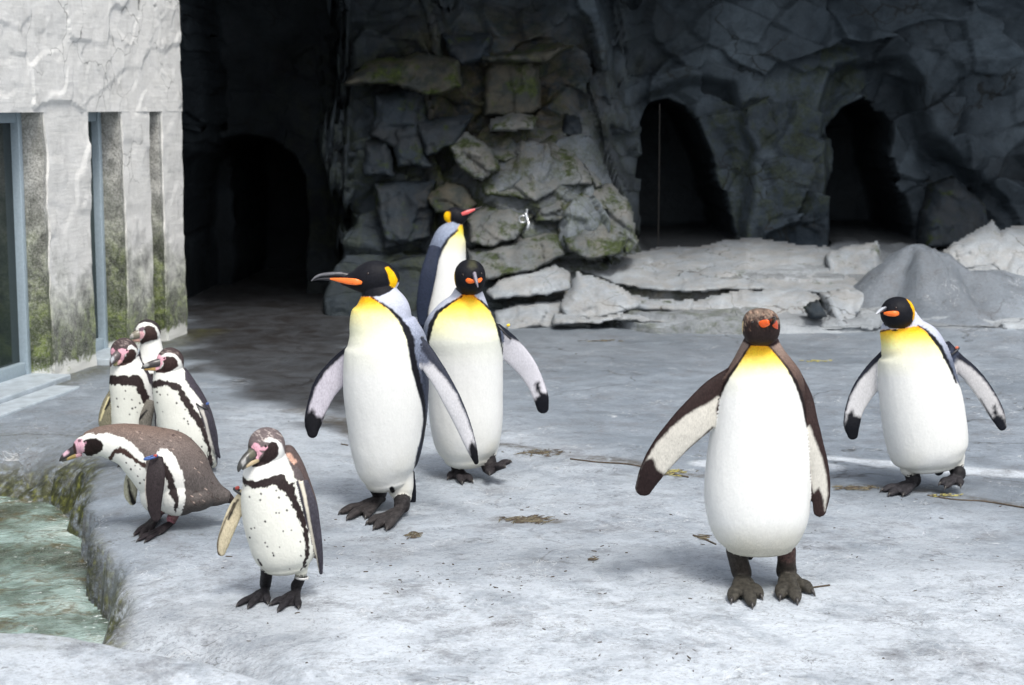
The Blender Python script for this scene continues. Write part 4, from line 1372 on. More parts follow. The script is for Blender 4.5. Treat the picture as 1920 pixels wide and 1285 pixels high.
# ---- king penguin walking, seen from the front, right behind it
b = Bird('walking king penguin seen from the front with small yellow wing tag and one foot lifted', depth_at(860, 896), G(862, 896), 0.0034, KG)
b.base = {'torso': [(540, (196, 200, 212)), (580, (168, 174, 190)), (620, (92, 100, 118)), (700, (60, 66, 80))], 'head': BLK, 'flipL': (90, 96, 112), 'flipR': (202, 201, 208), 'leg': (50, 46, 48), 'foot': (56, 52, 55), 'tail': (25, 27, 34), 'thigh': WHT}
b.body('torso', [(878, 548, 28), (877, 562, 36), (874, 578, 50), (871, 594, 61), (868, 612, 72), (868, 632, 77), (870, 660, 74), (872, 700, 72), (873, 740, 71), (874, 780, 70), (875, 815, 66), (876, 842, 58), (877, 858, 46)], 0.92, 2.15, 60, 64, (.5, .5))
b.ball('head', 881, 520, 29.5, 33, 0.062, -0.045, power=2.2)
b.body('torso', [(880, 530, 22, -.02), (879, 560, 30, -.01), (878, 580, 42)], 0.85)
b.body('flipL', [(806, 625, 20, .02), (786, 680, 19, .03), (770, 735, 15, .04), (762, 780, 9, .04)], cap=(.5, .9), thick=.012, power=2.3)
b.body('flipR', [(922, 620, 20, .0), (952, 650, 24, .02), (983, 684, 21, .03), (1003, 717, 17, .03), (1014, 745, 15, .02), (1018, 765, 12, .02)], cap=(.5, .9), thick=.012, power=2.3)
b.body('tail', [(835, 835, 7, .1), (828, 850, 5, .12)], thick=.008)
b.body('thigh', [(852, 835, 24), (850, 852, 19)], .9)
b.body('thigh', [(914, 830, 24), (914, 846, 19)], .9)
ank = G(858, 892)
b.leg(856, 850, 14, ank + [0, 0, .028], 0.026)
b.foot(ank, [G(884, 906), G(866, 909), G(842, 900)][::-1], 0.018)
up = b.P(918, 881, -.03)
b.leg(914, 845, 15, up, 0.030)
b.foot(up - [0, 0, .02], [b.P(955, 871, -.10), b.P(945, 880, -.13), b.P(918, 893, -.13)], 0.019)
b.paint(TORSO, [(867, 552), (888, 552), (905, 568), (920, 584), (931, 606), (935, 630), (950, 660), (960, 900), (780, 900), (790, 700), (801, 640), (806, 612), (818, 588), (842, 570)],
        [(552, (246, 140, 8)), (562, (248, 172, 22)), (576, (243, 204, 74)), (594, (236, 222, 134)), (615, (234, 232, 186)), (642, (232, 234, 222)), (690, WHT)], 1.2, 0.8, -0.6)
b.line(TORSO, [(866, 556, 1.5), (843, 570, 2), (820, 586, 3.5), (808, 610, 4.5), (802, 640, 3.5), (800, 670, 2)], (18, 19, 26), 1.3, 1.0)
b.line(TORSO, [(889, 556, 1), (905, 567, 1.5), (922, 583, 3), (933, 606, 4), (938, 635, 2.5), (944, 665, 1.5)], (18, 19, 26), 1.3, 1.0)
b.paint(TORSO, [(850, 500), (910, 500), (910, 545), (893, 553), (866, 553), (852, 540)], BLK, 1.0, 0.4, -0.9)
b.line(['head'], [(852, 500, 1.5), (850, 515, 2.6), (852, 535, 2), (858, 547, 1)], (236, 190, 50), 0.8, 0.3, -0.6)
b.paint(['head'], [(880, 488), (890, 488), (893, 500), (885, 504), (878, 500)], (60, 60, 44), 5, 1)
b.line(['flipR'], [(938, 608, 14), (952, 622, 9), (978, 640, 4), (1000, 662, 3.5), (1017, 695, 3.5), (1028, 730, 3.5), (1030, 755, 3)], (30, 34, 44), 1.6, 1.2)
b.paint(['flipR'], [(1003, 718), (1012, 716), (1016, 735), (1032, 740), (1034, 790), (1008, 785), (1000, 752), (1005, 745), (1010, 742), (1003, 730)], (16, 18, 25), 2.5, 3.5)
b.paint(['leg', 'thigh'], [(846, 845), (866, 845), (866, 858), (846, 862)], (30, 28, 30), 1, 1)
b.build()
b.piece('beak', [([(889, 513, 4.5, -.095), (891, 521, 4, -.13), (894, 531, 3, -.165), (896, 539, 1.3, -.18)], .9)], [{'base': (70, 66, 78), 'spots': [([(886, 508), (892, 508), (896, 530), (893, 532)], (140, 135, 145))]}])
b.piece('beak_plate', [([(873, 524, 3.5, -.098), (880, 527, 5, -.112), (888, 528, 3, -.125)], .6), ([(903, 523, 2.5, -.098), (899, 526, 4, -.112), (895, 529, 2.5, -.125)], .6)], [(247, 112, 40)] * 2)
b.eye(868, 515, 0.0045)
b.eye(903, 513, 0.0045)
b.band(945, 622, 0.7, 0.75, 19, 'black', 0.005, 8, -12, 'yellow')

# ---- king penguin far back, in profile to the right
b = Bird('distant king penguin in profile to the right standing before the rock pile', depth_at(835, 688), G(836, 688), 0.005, KG)
b.base = {'torso': [(405, (150, 160, 178)), (445, (130, 140, 160)), (500, (66, 76, 98)), (600, (38, 44, 60))], 'head': BLK, 'flip': (40, 47, 64), 'leg': (40, 38, 40), 'foot': (45, 43, 45)}
b.body('torso', [(855, 420, 14), (851, 429, 20), (845, 443, 29), (838, 475, 36), (833, 520, 41), (830, 560, 44), (829, 600, 45), (831, 640, 42), (834, 664, 32)], 0.95, 2.0, 50, 48, (.5, .5))
b.body('head', [(843, 408, 13), (850, 406, 17), (859, 406, 18), (868, 403, 13), (874, 400, 8)], .85)
b.body('flip', [(815, 465, 11, -.10), (803, 515, 15, -.14), (794, 565, 13, -.14), (790, 605, 8, -.13)], thick=.014, power=2.3)
b.leg(825, 665, 10, G(828, 684) + [0, 0, .03], .026)
b.leg(845, 665, 10, G(848, 688) + [0, 0, .03], .026)
b.foot(G(828, 685), [G(852, 686), G(850, 690), G(842, 693)], .019)
b.foot(G(848, 689), [G(872, 690), G(870, 694), G(862, 697)], .019)
b.paint(TORSO, [(862, 422), (900, 422), (900, 690), (815, 690), (808, 620), (803, 590), (802, 560), (804, 535), (810, 512), (820, 492), (829, 470), (840, 450), (855, 436)],
        [(424, (246, 190, 24)), (436, (242, 212, 90)), (452, (238, 232, 184)), (480, WHT)], 1.5, 0.8, -0.6)
b.line(TORSO, [(858, 432, 1.5), (840, 448, 2.5), (828, 468, 3), (818, 492, 3), (807, 515, 3), (801, 545, 2.5), (800, 590, 2.5)], (16, 18, 28), 1.5, .8)
b.paint(['head', 'torso'], [(831, 400), (836, 396), (844, 398), (845, 416), (840, 418), (833, 412)], (250, 182, 14), 1, .4)
b.build()
b.piece('beak', [([(866, 399, 6), (882, 395, 4), (894, 392, 2.2), (903, 388, 1)], .8)], [(34, 28, 34)])
b.piece('beak_plate', [([(866, 402, 3.2, -.03), (876, 398.5, 4, -.025), (890, 393, 1.8, -.012)], .6)], [(205, 84, 84)])
b.eye(860, 399, .0045)

# ---- brown headed king penguin, right of centre
b = Bird('nearest king penguin with mottled brown head and brown edged flippers held out', depth_at(1430, 1100), G(1430, 1100), 0.003, KG)
BRN = (52, 38, 36)
b.base = {'torso': [(640, (140, 122, 112)), (680, (104, 86, 78)), (740, (56, 43, 40)), (900, (50, 40, 38))], 'head': (40, 31, 29), 'flipL': (192, 189, 180), 'flipR': (46, 34, 33), 'leg': (60, 55, 50), 'foot': (74, 71, 64), 'tail': (34, 34, 36)}
b.body('torso', [(1427, 640, 34), (1427, 660, 45), (1428, 682, 60), (1429, 704, 74), (1428, 735, 82), (1425, 775, 88), (1424, 820, 94), (1422, 870, 99), (1420, 920, 101), (1421, 960, 98), (1422, 990, 90), (1423, 1012, 78), (1423, 1026, 64)], 0.88, 2.25, 64, 72, (.5, .25))
b.ball('head', 1427, 613, 35, 34.5, 0.060, -0.04, power=2.5)
b.body('torso', [(1427, 625, 28, -.02), (1427, 650, 33, -.01), (1427, 670, 42)], 0.85)
b.body('flipL', [(1388, 705, 26, -.0), (1350, 740, 36, -.02), (1312, 778, 37, -.04), (1275, 814, 33, -.05), (1243, 852, 29, -.05), (1220, 888, 23, -.05), (1207, 915, 17, -.05)], cap=(.5, .9), thick=.013, power=2.3)
b.body('flipR', [(1478, 700, 22, -.0), (1503, 745, 20, -.02), (1517, 790, 17, -.04), (1528, 835, 17, -.05), (1537, 882, 18, -.05), (1539, 925, 18, -.05), (1537, 958, 13, -.05)], cap=(.5, .9), thick=.013, power=2.3)
b.body('tail', [(1400, 1020, 10, .1), (1406, 1045, 7, .11)], thick=.01)
a1 = G(1390, 1098)
a2 = G(1474, 1096)
b.leg(1381, 1030, 21, a1 + [0, 0, .03], 0.029)
b.leg(1475, 1030, 18, a2 + [0, 0, .03], 0.030)
b.foot(a1, [G(1372, 1132), G(1410, 1141), G(1426, 1124)], 0.021, .022)
b.foot(a2 + [0, 0, .004], [G(1463, 1126), G(1494, 1133), G(1521, 1116)], 0.022, .022)
b.body('leg', [(1397, 1062, 5, .02), (1398, 1068, 4, .03)], 1.0)
b.paint(TORSO, [(1407, 648), (1440, 648), (1458, 668), (1475, 690), (1492, 718), (1503, 750), (1510, 790), (1530, 850), (1540, 1100), (1300, 1100), (1300, 900), (1325, 830), (1337, 780), (1346, 748), (1360, 718), (1378, 694), (1392, 672)],
        [(648, (246, 168, 24)), (664, (246, 186, 48)), (680, (241, 210, 110)), (696, (237, 230, 182)), (714, (233, 234, 222)), (750, WHT), (980, WHT), (1030, (204, 202, 190))], 1.2, 0.8, -0.6)
b.line(TORSO, [(1406, 648, 1.5), (1388, 676, 2), (1368, 704, 3), (1350, 736, 4), (1340, 770, 3.5), (1333, 800, 2)], (28, 20, 20), 1.4, 1.0)
b.line(TORSO, [(1441, 648, 1), (1458, 667, 1.5), (1478, 692, 2.5), (1494, 720, 3.5), (1506, 755, 3), (1514, 800, 2)], (28, 20, 20), 1.4, 1.0)
b.paint(TORSO, [(1375, 600), (1480, 600), (1462, 642), (1448, 650), (1405, 648), (1392, 640)], (44, 30, 29), 1, .5, -0.9)
b.paint(['head'], [(1392, 600), (1402, 585), (1420, 575), (1450, 577), (1460, 592), (1452, 592), (1440, 597), (1422, 594), (1408, 598), (1398, 606)], (118, 102, 90), 6, 6)
for k in range(70):
    rr_ = random.Random(k + 300)
    x0, y0 = rr_.uniform(1392, 1462), rr_.uniform(580, 618)
    b.line(['head'], [(x0, y0, .9), (x0 + 2, y0 + 4, .6)], (70, 50, 44) if k % 2 else (158, 132, 114), 1.0, .5)
b.line(['head'], [(1393, 604, 1), (1391, 625, 1.2), (1395, 643, 1)], (225, 200, 150), .7, .3, -.6)
b.line(['flipL'], [(1392, 668, 30), (1352, 712, 24), (1318, 742, 17), (1285, 766, 11), (1252, 796, 9), (1225, 828, 7), (1205, 862, 6), (1193, 892, 5), (1188, 922, 4)], (40, 28, 27), 1.6, 2.0)
b.line(['flipL'], [(1374, 752, 24), (1362, 770, 20)], (40, 28, 27), 2, 2)
b.paint(['flipL'], [(1196, 888), (1208, 865), (1224, 858), (1233, 880), (1246, 890), (1228, 945), (1192, 945), (1192, 915)], (36, 26, 26), 2, 2.5)
b.line(['flipL'], [(1336, 802, 1.5), (1300, 834, 1.5), (1268, 868, 1.5), (1240, 900, 2)], (40, 30, 29), 1.2, 1.6)
b.paint(['flipR'], [(1512, 800), (1518, 798), (1528, 825), (1541, 858), (1549, 890), (1552, 925), (1547, 958), (1543, 930), (1535, 914), (1526, 924), (1521, 905), (1517, 850)], (204, 201, 192), 1.6, 1.2)
b.paint(['leg'], [(1455, 1020), (1495, 1020), (1492, 1052), (1478, 1058), (1460, 1050)], (96, 74, 70), 4, 3)
b.build()
b.piece('beak', [([(1447, 606, 7, -.085), (1449, 601, 6, -.115), (1451, 597, 4, -.15), (1452, 595, 2, -.165)], .9)], [(36, 34, 40)])
b.piece('beak_plate', [([(1421, 611, 4.5, -.082), (1430, 608, 7.5, -.10), (1440, 605, 6, -.115)], .6)], [(240, 96, 28)])
b.piece('beak_plate', [([(1455, 617, 4, -.082), (1453, 608, 5.5, -.098), (1451, 601, 3.5, -.115)], .6)], [(226, 92, 56)])
b.eye(1411, 604, .005)
b.band(1510, 764, 0.92, -0.2, 15, 'white', -.02, 9, -3, 'red')

# ---- king penguin on the right, head turned left
b = Bird('king penguin at the right edge with head turned left and orange wing tag', depth_at(1720, 918), G(1730, 918), 0.0034, KG)
b.base = {'torso': [(590, (204, 208, 220)), (640, (172, 178, 194)), (680, (100, 108, 126)), (760, (70, 76, 92))], 'head': BLK, 'flipL': (198, 198, 200), 'flipR': (196, 195, 196), 'leg': (44, 43, 46), 'foot': (56, 54, 58), 'tail': (28, 28, 34), 'thigh': WHT}
b.body('torso', [(1692, 604, 30), (1690, 618, 40), (1697, 632, 50), (1707, 650, 60), (1713, 672, 67), (1719, 705, 72), (1725, 742, 76), (1731, 780, 78), (1737, 820, 77), (1740, 846, 73), (1743, 862, 64), (1744, 872, 50)], 0.92, 2.2, 60, 64, (.5, .3))
b.ball('head', 1683, 587, 32, 30.5, 0.062, -0.04, power=2.1)
b.body('torso', [(1692, 590, 24, -.01), (1698, 605, 28), (1706, 625, 36)], 0.85)
b.body('flipL', [(1672, 668, 22, .03), (1642, 702, 24, .03), (1617, 736, 22, .02), (1602, 768, 18, .01), (1597, 797, 16, 0), (1599, 815, 11, 0)], cap=(.5, .9), thick=.012, power=2.3)
b.body('flipR', [(1768, 650, 16, 0), (1794, 678, 16, .0), (1822, 704, 17, .0), (1848, 739, 17, 0), (1868, 774, 15, 0), (1879, 800, 9, 0)], cap=(.5, .9), thick=.012, power=2.3)
b.body('tail', [(1766, 872, 12, .08), (1760, 886, 9, .10)], thick=.012)
a1 = G(1712, 918)
b.body('thigh', [(1706, 862, 24), (1706, 878, 19)], .9)
b.leg(1709, 880, 15, a1 + [0, 0, .028], 0.028)
b.foot(a1, [G(1655, 924), G(1668, 932), G(1694, 932)], .019)
b.body('thigh', [(1788, 858, 22), (1790, 870, 18)], .9)
up = b.P(1796, 893, -.02)
b.leg(1792, 872, 14, up, .028)
b.foot(up - [0, 0, .022], [b.P(1764, 911, -.09), b.P(1774, 918, -.1), b.P(1800, 914, -.08)], .018)
b.paint(TORSO, [(1600, 700), (1646, 626), (1652, 619), (1690, 616), (1722, 611), (1738, 622), (1753, 640), (1763, 654), (1772, 674), (1786, 700), (1830, 780), (1840, 950), (1600, 950)],
        [(614, (248, 158, 12)), (622, (248, 182, 34)), (634, (243, 208, 96)), (650, (237, 228, 168)), (672, (234, 234, 212)), (710, WHT)], 1.2, .8, -0.6)
b.line(TORSO, [(1720, 610, 1.2), (1736, 619, 2.5), (1752, 636, 4), (1764, 652, 4), (1772, 670, 3.5), (1783, 692, 2.5), (1793, 718, 2)], (18, 19, 26), 1.3, 1.0)
b.line(TORSO, [(1650, 622, 1.5), (1668, 618, 1.2)], (18, 19, 26), 1, .6)
b.paint(TORSO, [(1640, 560), (1712, 560), (1714, 598), (1700, 611), (1672, 616), (1652, 600)], BLK, 1.0, 0.4, -0.9)
b.paint(['head'], [(1699, 559), (1708, 562), (1718, 572), (1720, 590), (1714, 604), (1711, 600), (1713, 588), (1707, 572)], (249, 176, 12), .8, .4, -.5)
b.line(['flipL'], [(1655, 655, 12), (1632, 678, 10), (1608, 710, 6), (1592, 740, 4), (1583, 772, 3.5), (1580, 800, 3)], (28, 31, 42), 1.6, 1.4)
b.paint(['flipL'], [(1580, 800), (1590, 775), (1598, 768), (1603, 780), (1618, 784), (1616, 835), (1584, 835)], (15, 17, 23), 2.5, 3)
b.line(['flipR'], [(1775, 640, 14), (1800, 664, 11), (1826, 686, 6), (1850, 712, 4.5), (1872, 745, 4), (1887, 780, 3.5), (1890, 805, 3)], (28, 31, 42), 1.6, 1.4)
b.paint(['flipR'], [(1784, 650), (1797, 660), (1793, 680), (1785, 690), (1775, 670)], (60, 66, 82), 3, 2)
b.paint(['flipR'], [(1862, 760), (1868, 757), (1872, 778), (1880, 782), (1888, 795), (1892, 825), (1866, 815), (1854, 785), (1862, 782)], (22, 24, 31), 2.5, 3.5)
b.line(['flipR'], [(1838, 748, 1), (1858, 782, 2)], (28, 31, 42), 1.2, 1)
b.build()
b.piece('upper_beak', [([(1662, 579, 5.5, -.06), (1654, 581, 4.5, -.085), (1648, 585, 3.2, -.105), (1643, 589, 1.3, -.115)], .8)], [{'base': (60, 62, 70), 'spots': [([(1640, 584), (1654, 576), (1662, 576), (1650, 585), (1643, 592)], (170, 175, 182))]}])
b.piece('beak_plate', [([(1687, 588, 3, -.094), (1678, 588.5, 5.3, -.104), (1666, 588.5, 4.6, -.094), (1658, 588, 2.5, -.082)], .55)], [(248, 118, 44)])
b.eye(1680, 577, .0048)
b.band(1784, 662, 0.8, -0.6, 17, 'black', 0.0, 10, -10, 'orange')

# ---- the smaller spotted penguins
CRM = (226, 227, 218)
HBK = (46, 38, 38)
HGR = (92, 84, 84)
def spots(b, pts, r=1.7, part='torso'):
    for x, y in pts:
        b.line([part], [(x, y, r), (x + .6, y + .8, r * .8)], (46, 42, 44), .8, .7)

# front one
b = Bird('small spotted penguin in front standing alone with its head turned left', depth_at(530, 1122), G(530, 1122), 0.0021, HG)
b.base = {'torso': HGR, 'head': (104, 94, 94), 'flipL': (188, 178, 152), 'flipR': (64, 62, 70), 'leg': (44, 42, 45), 'foot': (44, 42, 46), 'thigh': CRM, 'hump': (86, 74, 72)}
b.body('torso', [(503, 852, 32), (503, 870, 43), (505, 888, 52), (511, 908, 60), (516, 938, 65), (521, 970, 67), (528, 1000, 66), (533, 1028, 63), (536, 1048, 56), (538, 1062, 44)], .88, 2.1, 60, 60, (.5, .4))
b.body('hump', [(540, 850, 16, .05), (549, 872, 20, .05), (560, 905, 22, .05), (574, 950, 22, .05), (586, 1000, 16, .05), (592, 1040, 8, .04)], 1.2)
b.ball('head', 500, 838, 35.5, 37.5, .050, -.012, power=2.1)
b.body('head', [(500, 845, 30, -.01), (482, 852, 22, -.03), (470, 858, 14, -.05)], .85)
b.body('flipL', [(462, 925, 13, .0), (443, 955, 15, .0), (428, 990, 14, -.01), (418, 1020, 12, -.01), (415, 1036, 8, -.01)], cap=(.5, .8), thick=.009, power=2.2)
b.body('flipR', [(565, 905, 14, -.04), (581, 950, 14, -.05), (592, 1000, 11, -.04), (599, 1045, 7, -.02), (602, 1075, 3.5, 0)], cap=(.5, .8), thick=.009, power=2.2)
b.body('thigh', [(498, 1048, 16), (500, 1060, 13)], .9)
b.body('thigh', [(562, 1056, 18), (564, 1072, 13)], .9)
a1 = G(498, 1114)
a2 = G(556, 1118)
b.leg(501, 1062, 13, a1 + [0, 0, .022], .0165)
b.leg(565, 1074, 11, a2 + [0, 0, .02], .016)
b.foot(a1, [G(445, 1139), G(466, 1143), G(502, 1134)], .0115, .014)
b.foot(a2, [G(508, 1137), G(522, 1149), G(560, 1143)], .0115, .014)
T = ['torso', 'hump']
b.paint(['torso'], [(400, 870), (470, 860), (536, 850), (545, 875), (552, 895), (565, 915), (580, 960), (590, 1010), (592, 1050), (580, 1100), (440, 1100), (400, 1000)], CRM, 1.4, 1.5, -.6)
b.paint(['hump'], [(520, 850), (541, 866), (548, 893), (557, 904), (568, 920), (572, 950), (578, 985), (586, 1030), (590, 1080), (560, 1080), (530, 950)], CRM, 1.4, 1.8, -.4)
BAND = [(449, 878), (456, 893), (464, 900), (476, 903), (488, 901), (505, 894), (522, 888), (534, 891), (541, 908), (552, 906), (554, 925), (562, 948), (573, 975), (580, 1010), (580, 1040), (573, 1060), (560, 1075), (574, 1045), (571, 1010), (566, 990), (555, 965), (545, 942), (536, 924), (524, 919), (517, 908), (500, 913), (483, 917), (466, 914), (455, 907), (447, 893)]
b.paint(T, BAND, (42, 34, 34), 1.0, 2.6, -.4, 110)
b.line(['torso'], [(484, 1050, 1.5), (490, 1060, 1.5)], (42, 34, 34), 1, 1)
b.paint(['hump'], [(536, 852), (545, 850), (556, 866), (552, 874), (540, 872)], (196, 158, 140), 2.5, 2.5)
spots(b, [(468, 932), (489, 926), (518, 920), (523, 933), (537, 929), (488, 938), (547, 947), (538, 957), (518, 962), (523, 962), (497, 978), (531, 996), (546, 994), (477, 990), (471, 991), (497, 1018), (501, 1025), (524, 1026), (511, 1037), (513, 1042), (563, 1016), (564, 1042), (543, 1067), (460, 911), (468, 1008)])
b.paint(['head'], [(532, 876), (536, 838), (545, 838), (545, 880)], (60, 52, 52), 1.2, 1)
b.paint(['head'], [(494, 828), (498, 823), (506, 820), (518, 823), (528, 833), (534, 848), (537, 866), (537, 900), (440, 900), (456, 872), (470, 874), (500, 866), (512, 852), (516, 832)], (236, 236, 232), 1.0, 1.0, -.5)
b.paint(['torso'], [(436, 860), (536, 850), (541, 872), (530, 888), (505, 893), (480, 902), (458, 893), (448, 876)], (236, 236, 232), 1.0, 1.4, -.6)
b.paint(['head', 'torso'], [(470, 874), (484, 866), (491, 858), (496, 846), (503, 834), (509, 828), (518, 831), (523, 840), (523, 852), (516, 861), (503, 869), (488, 875), (476, 877)], (44, 34, 34), .8, 1.0, -.5)
b.paint(['head'], [(455, 842), (463, 832), (472, 838), (478, 850), (482, 866), (474, 876), (462, 870)], (70, 66, 62), 1.0, 1.0)
b.paint(['head'], [(471, 838), (477, 831), (484, 832), (489, 839), (500, 836), (503, 839), (497, 845), (486, 845), (493, 851), (487, 857), (485, 864), (480, 865), (479, 856), (482, 848), (474, 844)], (222, 168, 182), .8, .8)
b.paint(['head'], [(456, 832), (462, 828), (465, 836), (461, 844), (457, 842)], (222, 168, 182), .8, .5, -.4)
for k in range(34):
    x0, y0 = random.Random(k).uniform(470, 528), random.Random(k + 99).uniform(803, 826)
    b.line(['head'], [(x0, y0, .7), (x0 + 4, y0 + 2.5, .4)], (176, 166, 160), .6, .3)
b.paint(['head', 'torso'], [(442, 884), (458, 882), (474, 880), (500, 873), (516, 864), (537, 858), (537, 884), (505, 891), (480, 899), (458, 892)], (236, 236, 232), 1.0, .6, -.95)
b.line(['flipL'], [(440, 945, 3.2), (433, 962, 3.2), (428, 974, 2)], (24, 22, 24), 1, .6)
b.line(['flipL'], [(446, 938, 2), (424, 972, 1.5), (409, 1010, 1.5), (407, 1034, 2), (414, 1046, 2)], (80, 72, 60), 1, .6, -.5)
b.line(['flipR'], [(563, 898, 4), (571, 930, 3), (581, 985, 2.5), (590, 1030, 1.8), (597, 1070, 1)], (222, 216, 200), .8, .6, -.8)
b.build()
b.piece('upper_beak', [([(474, 850, 11, -.052), (464, 858, 9.5, -.068), (455, 868, 7.5, -.080), (449, 877, 5, -.086), (447, 884, 2, -.086)], .85)], [{'base': (58, 58, 56), 'spots': [([(452, 865), (460, 858), (462, 868), (455, 876)], (150, 150, 148)), ([(466, 842), (478, 845), (480, 858), (468, 860)], (84, 82, 66))]}])
b.piece('lower_beak', [([(482, 862, 6, -.05), (472, 868, 5, -.064), (462, 874, 3.8, -.074), (455, 880, 2, -.078)], .8)], [{'base': (176, 158, 124), 'spots': [([(445, 870), (462, 870), (462, 885), (445, 888)], (90, 88, 82))]}])
b.eye(498, 837, .0042)
b.band(450, 923, .8, .5, 14, 'black', -.0, -5, -8, 'red', thick=.014)
b.band(566, 1083, 1, .1, 12, 'white', 0, name='leg_band', thick=.018)

# bending one
b = Bird('brown backed spotted penguin bending forward over the pond rim with blue and red tag', depth_at(318, 990), G(322, 992), 0.0024, HG)
b.base = {'torso': [(790, (112, 94, 84)), (830, (108, 97, 92)), (900, (88, 82, 80)), (960, (80, 75, 72))], 'head': (60, 46, 43), 'flipN': (46, 40, 42), 'flipF': (178, 176, 156), 'leg': (150, 112, 112), 'foot': (46, 40, 44), 'tail': (46, 40, 40)}
b.body('torso', [(426, 932, 13), (403, 927, 25), (373, 914, 45), (340, 892, 64), (306, 870, 70), (272, 850, 57), (240, 835, 43), (211, 829, 35), (187, 827, 28), (168, 829, 22)], .85, 2.05, 70, 56, (.6, .8))
b.ball('torso', 336, 922, 50, 46, .10, 0, rot=R(12))
b.ball('torso', 368, 932, 42, 27, .085, 0, rot=R(8))
b.ball('torso', 300, 912, 34, 52, .085, 0, rot=R(-25))
b.body('head', [(186, 835, 21), (172, 835, 22), (160, 834, 20), (150, 838, 15), (144, 844, 10)], .85)
b.body('tail', [(408, 926, 16), (424, 932, 12), (436, 939, 7)], .5)
b.body('flipN', [(294, 858, 12, -.115), (292, 888, 18, -.14), (289, 918, 18, -.15), (289, 948, 14, -.15), (292, 970, 10, -.15)], cap=(.5, .8), thick=.009, power=2.2)
b.body('flipF', [(252, 880, 12, .07), (246, 905, 14, .07), (245, 928, 13, .07), (248, 941, 8, .07)], cap=(.5, .8), thick=.009, power=2.2)
a1 = G(322, 988)
a2 = G(300, 972)
b.leg(326, 962, 12, a1 + [0, 0, .018], .016)
b.leg(304, 950, 12, a2 + [0, 0, .018], .016)
b.foot(a1, [G(258, 1017), G(272, 1019), G(300, 1004)], .0115, .014)
b.foot(a2, [G(252, 1006), G(262, 1010), G(280, 1000)], .0115, .014)
b.paint(TORSO, [(120, 822), (150, 817), (165, 813), (205, 813), (222, 818), (240, 827), (255, 838), (267, 850), (273, 864), (280, 1000), (225, 920), (190, 880), (120, 870)], (236, 236, 230), 1.0, 2.2, -.3)
b.paint(TORSO, [(202, 862), (211, 846), (222, 838), (235, 842), (247, 850), (257, 861), (274, 870), (274, 882), (262, 872), (246, 862), (233, 853), (221, 849), (212, 858), (205, 868)], (66, 50, 46), 1.0, 2.2, -.5)
b.paint(TORSO, [(296, 846), (304, 841), (314, 843), (326, 854), (335, 868), (342, 888), (347, 915), (347, 940), (340, 962), (326, 985), (300, 985), (280, 960), (275, 900), (300, 880), (296, 862), (292, 857)], (236, 236, 230), 1.0, 2.2, -.3)
b.paint(TORSO, [(300, 864), (312, 872), (322, 888), (329, 908), (334, 930), (334, 948), (329, 962), (326, 938), (316, 926), (313, 902), (303, 888), (296, 876)], (50, 42, 42), 1.0, 2.4, -.3)
spots(b, [(253, 873), (262, 880), (258, 893), (245, 880), (270, 900), (236, 868), (262, 906)], 1.3)
b.paint(['head'], [(142, 826), (147, 820), (160, 816), (175, 813), (200, 812), (200, 870), (150, 870)], (236, 236, 230), .8, .6, -.4)
b.paint(['head', 'torso'], [(157, 826), (168, 822), (180, 822), (189, 827), (194, 835), (192, 844), (184, 850), (172, 855), (158, 856), (152, 852), (158, 842)], (32, 24, 23), .9, .9, -.4)
b.paint(['head'], [(138, 828), (143, 823), (152, 822), (162, 825), (162, 832), (157, 838), (158, 846), (152, 854), (145, 854), (144, 845), (142, 836)], (214, 170, 184), .9, .6, -.3)
b.paint(['head'], [(146, 824), (153, 824), (152, 829), (146, 830)], (110, 84, 92), .8, .3)
b.line(['flipN'], [(277, 858, 1.5), (272, 885, 1.6), (271, 920, 1.6), (275, 950, 1.2)], (214, 208, 200), .8, .6, -.6)
b.line(['flipF'], [(240, 900, 1.5), (244, 925, 3), (250, 942, 5), (258, 946, 3)], (30, 28, 28), 1.4, 1.4)
b.paint(['leg'], [(300, 975), (318, 968), (330, 985), (315, 998), (300, 990)], (205, 140, 150), 2, 1.5)
for k in range(200):
    rr_ = random.Random(k)
    x0, y0 = rr_.uniform(215, 415), rr_.uniform(795, 955)
    if x0 < 350 and y0 > 800 + (x0 - 215) * 0.45:
        continue
    b.line(TORSO, [(x0, y0, .7), (x0 + 4, y0 + 2.5, .5)], (66, 54, 52) if k % 3 else (170, 152, 142), .7, .4)
b.build()
b.piece('upper_beak', [([(151, 838, 9), (140, 844, 8.5), (128, 851, 7), (118, 858, 5), (112.5, 864, 2)], .85)], [{'base': (48, 44, 46), 'spots': [([(117, 850), (126, 843), (130, 850), (120, 857)], (206, 170, 184))]}])
b.piece('lower_beak', [([(150, 850, 7), (138, 855, 5.5), (126, 860, 4), (117, 864, 2.4)], .85)], [{'base': (158, 138, 84), 'spots': [([(140, 842), (158, 840), (156, 862), (144, 862)], (214, 165, 176)), ([(110, 856), (126, 858), (124, 870), (110, 870)], (60, 58, 54))]}])
b.eye(158, 828, .0042)
b.band(283, 858, .95, -.25, 13, 'blue', -.13, 8, -3, 'red', thick=.02)

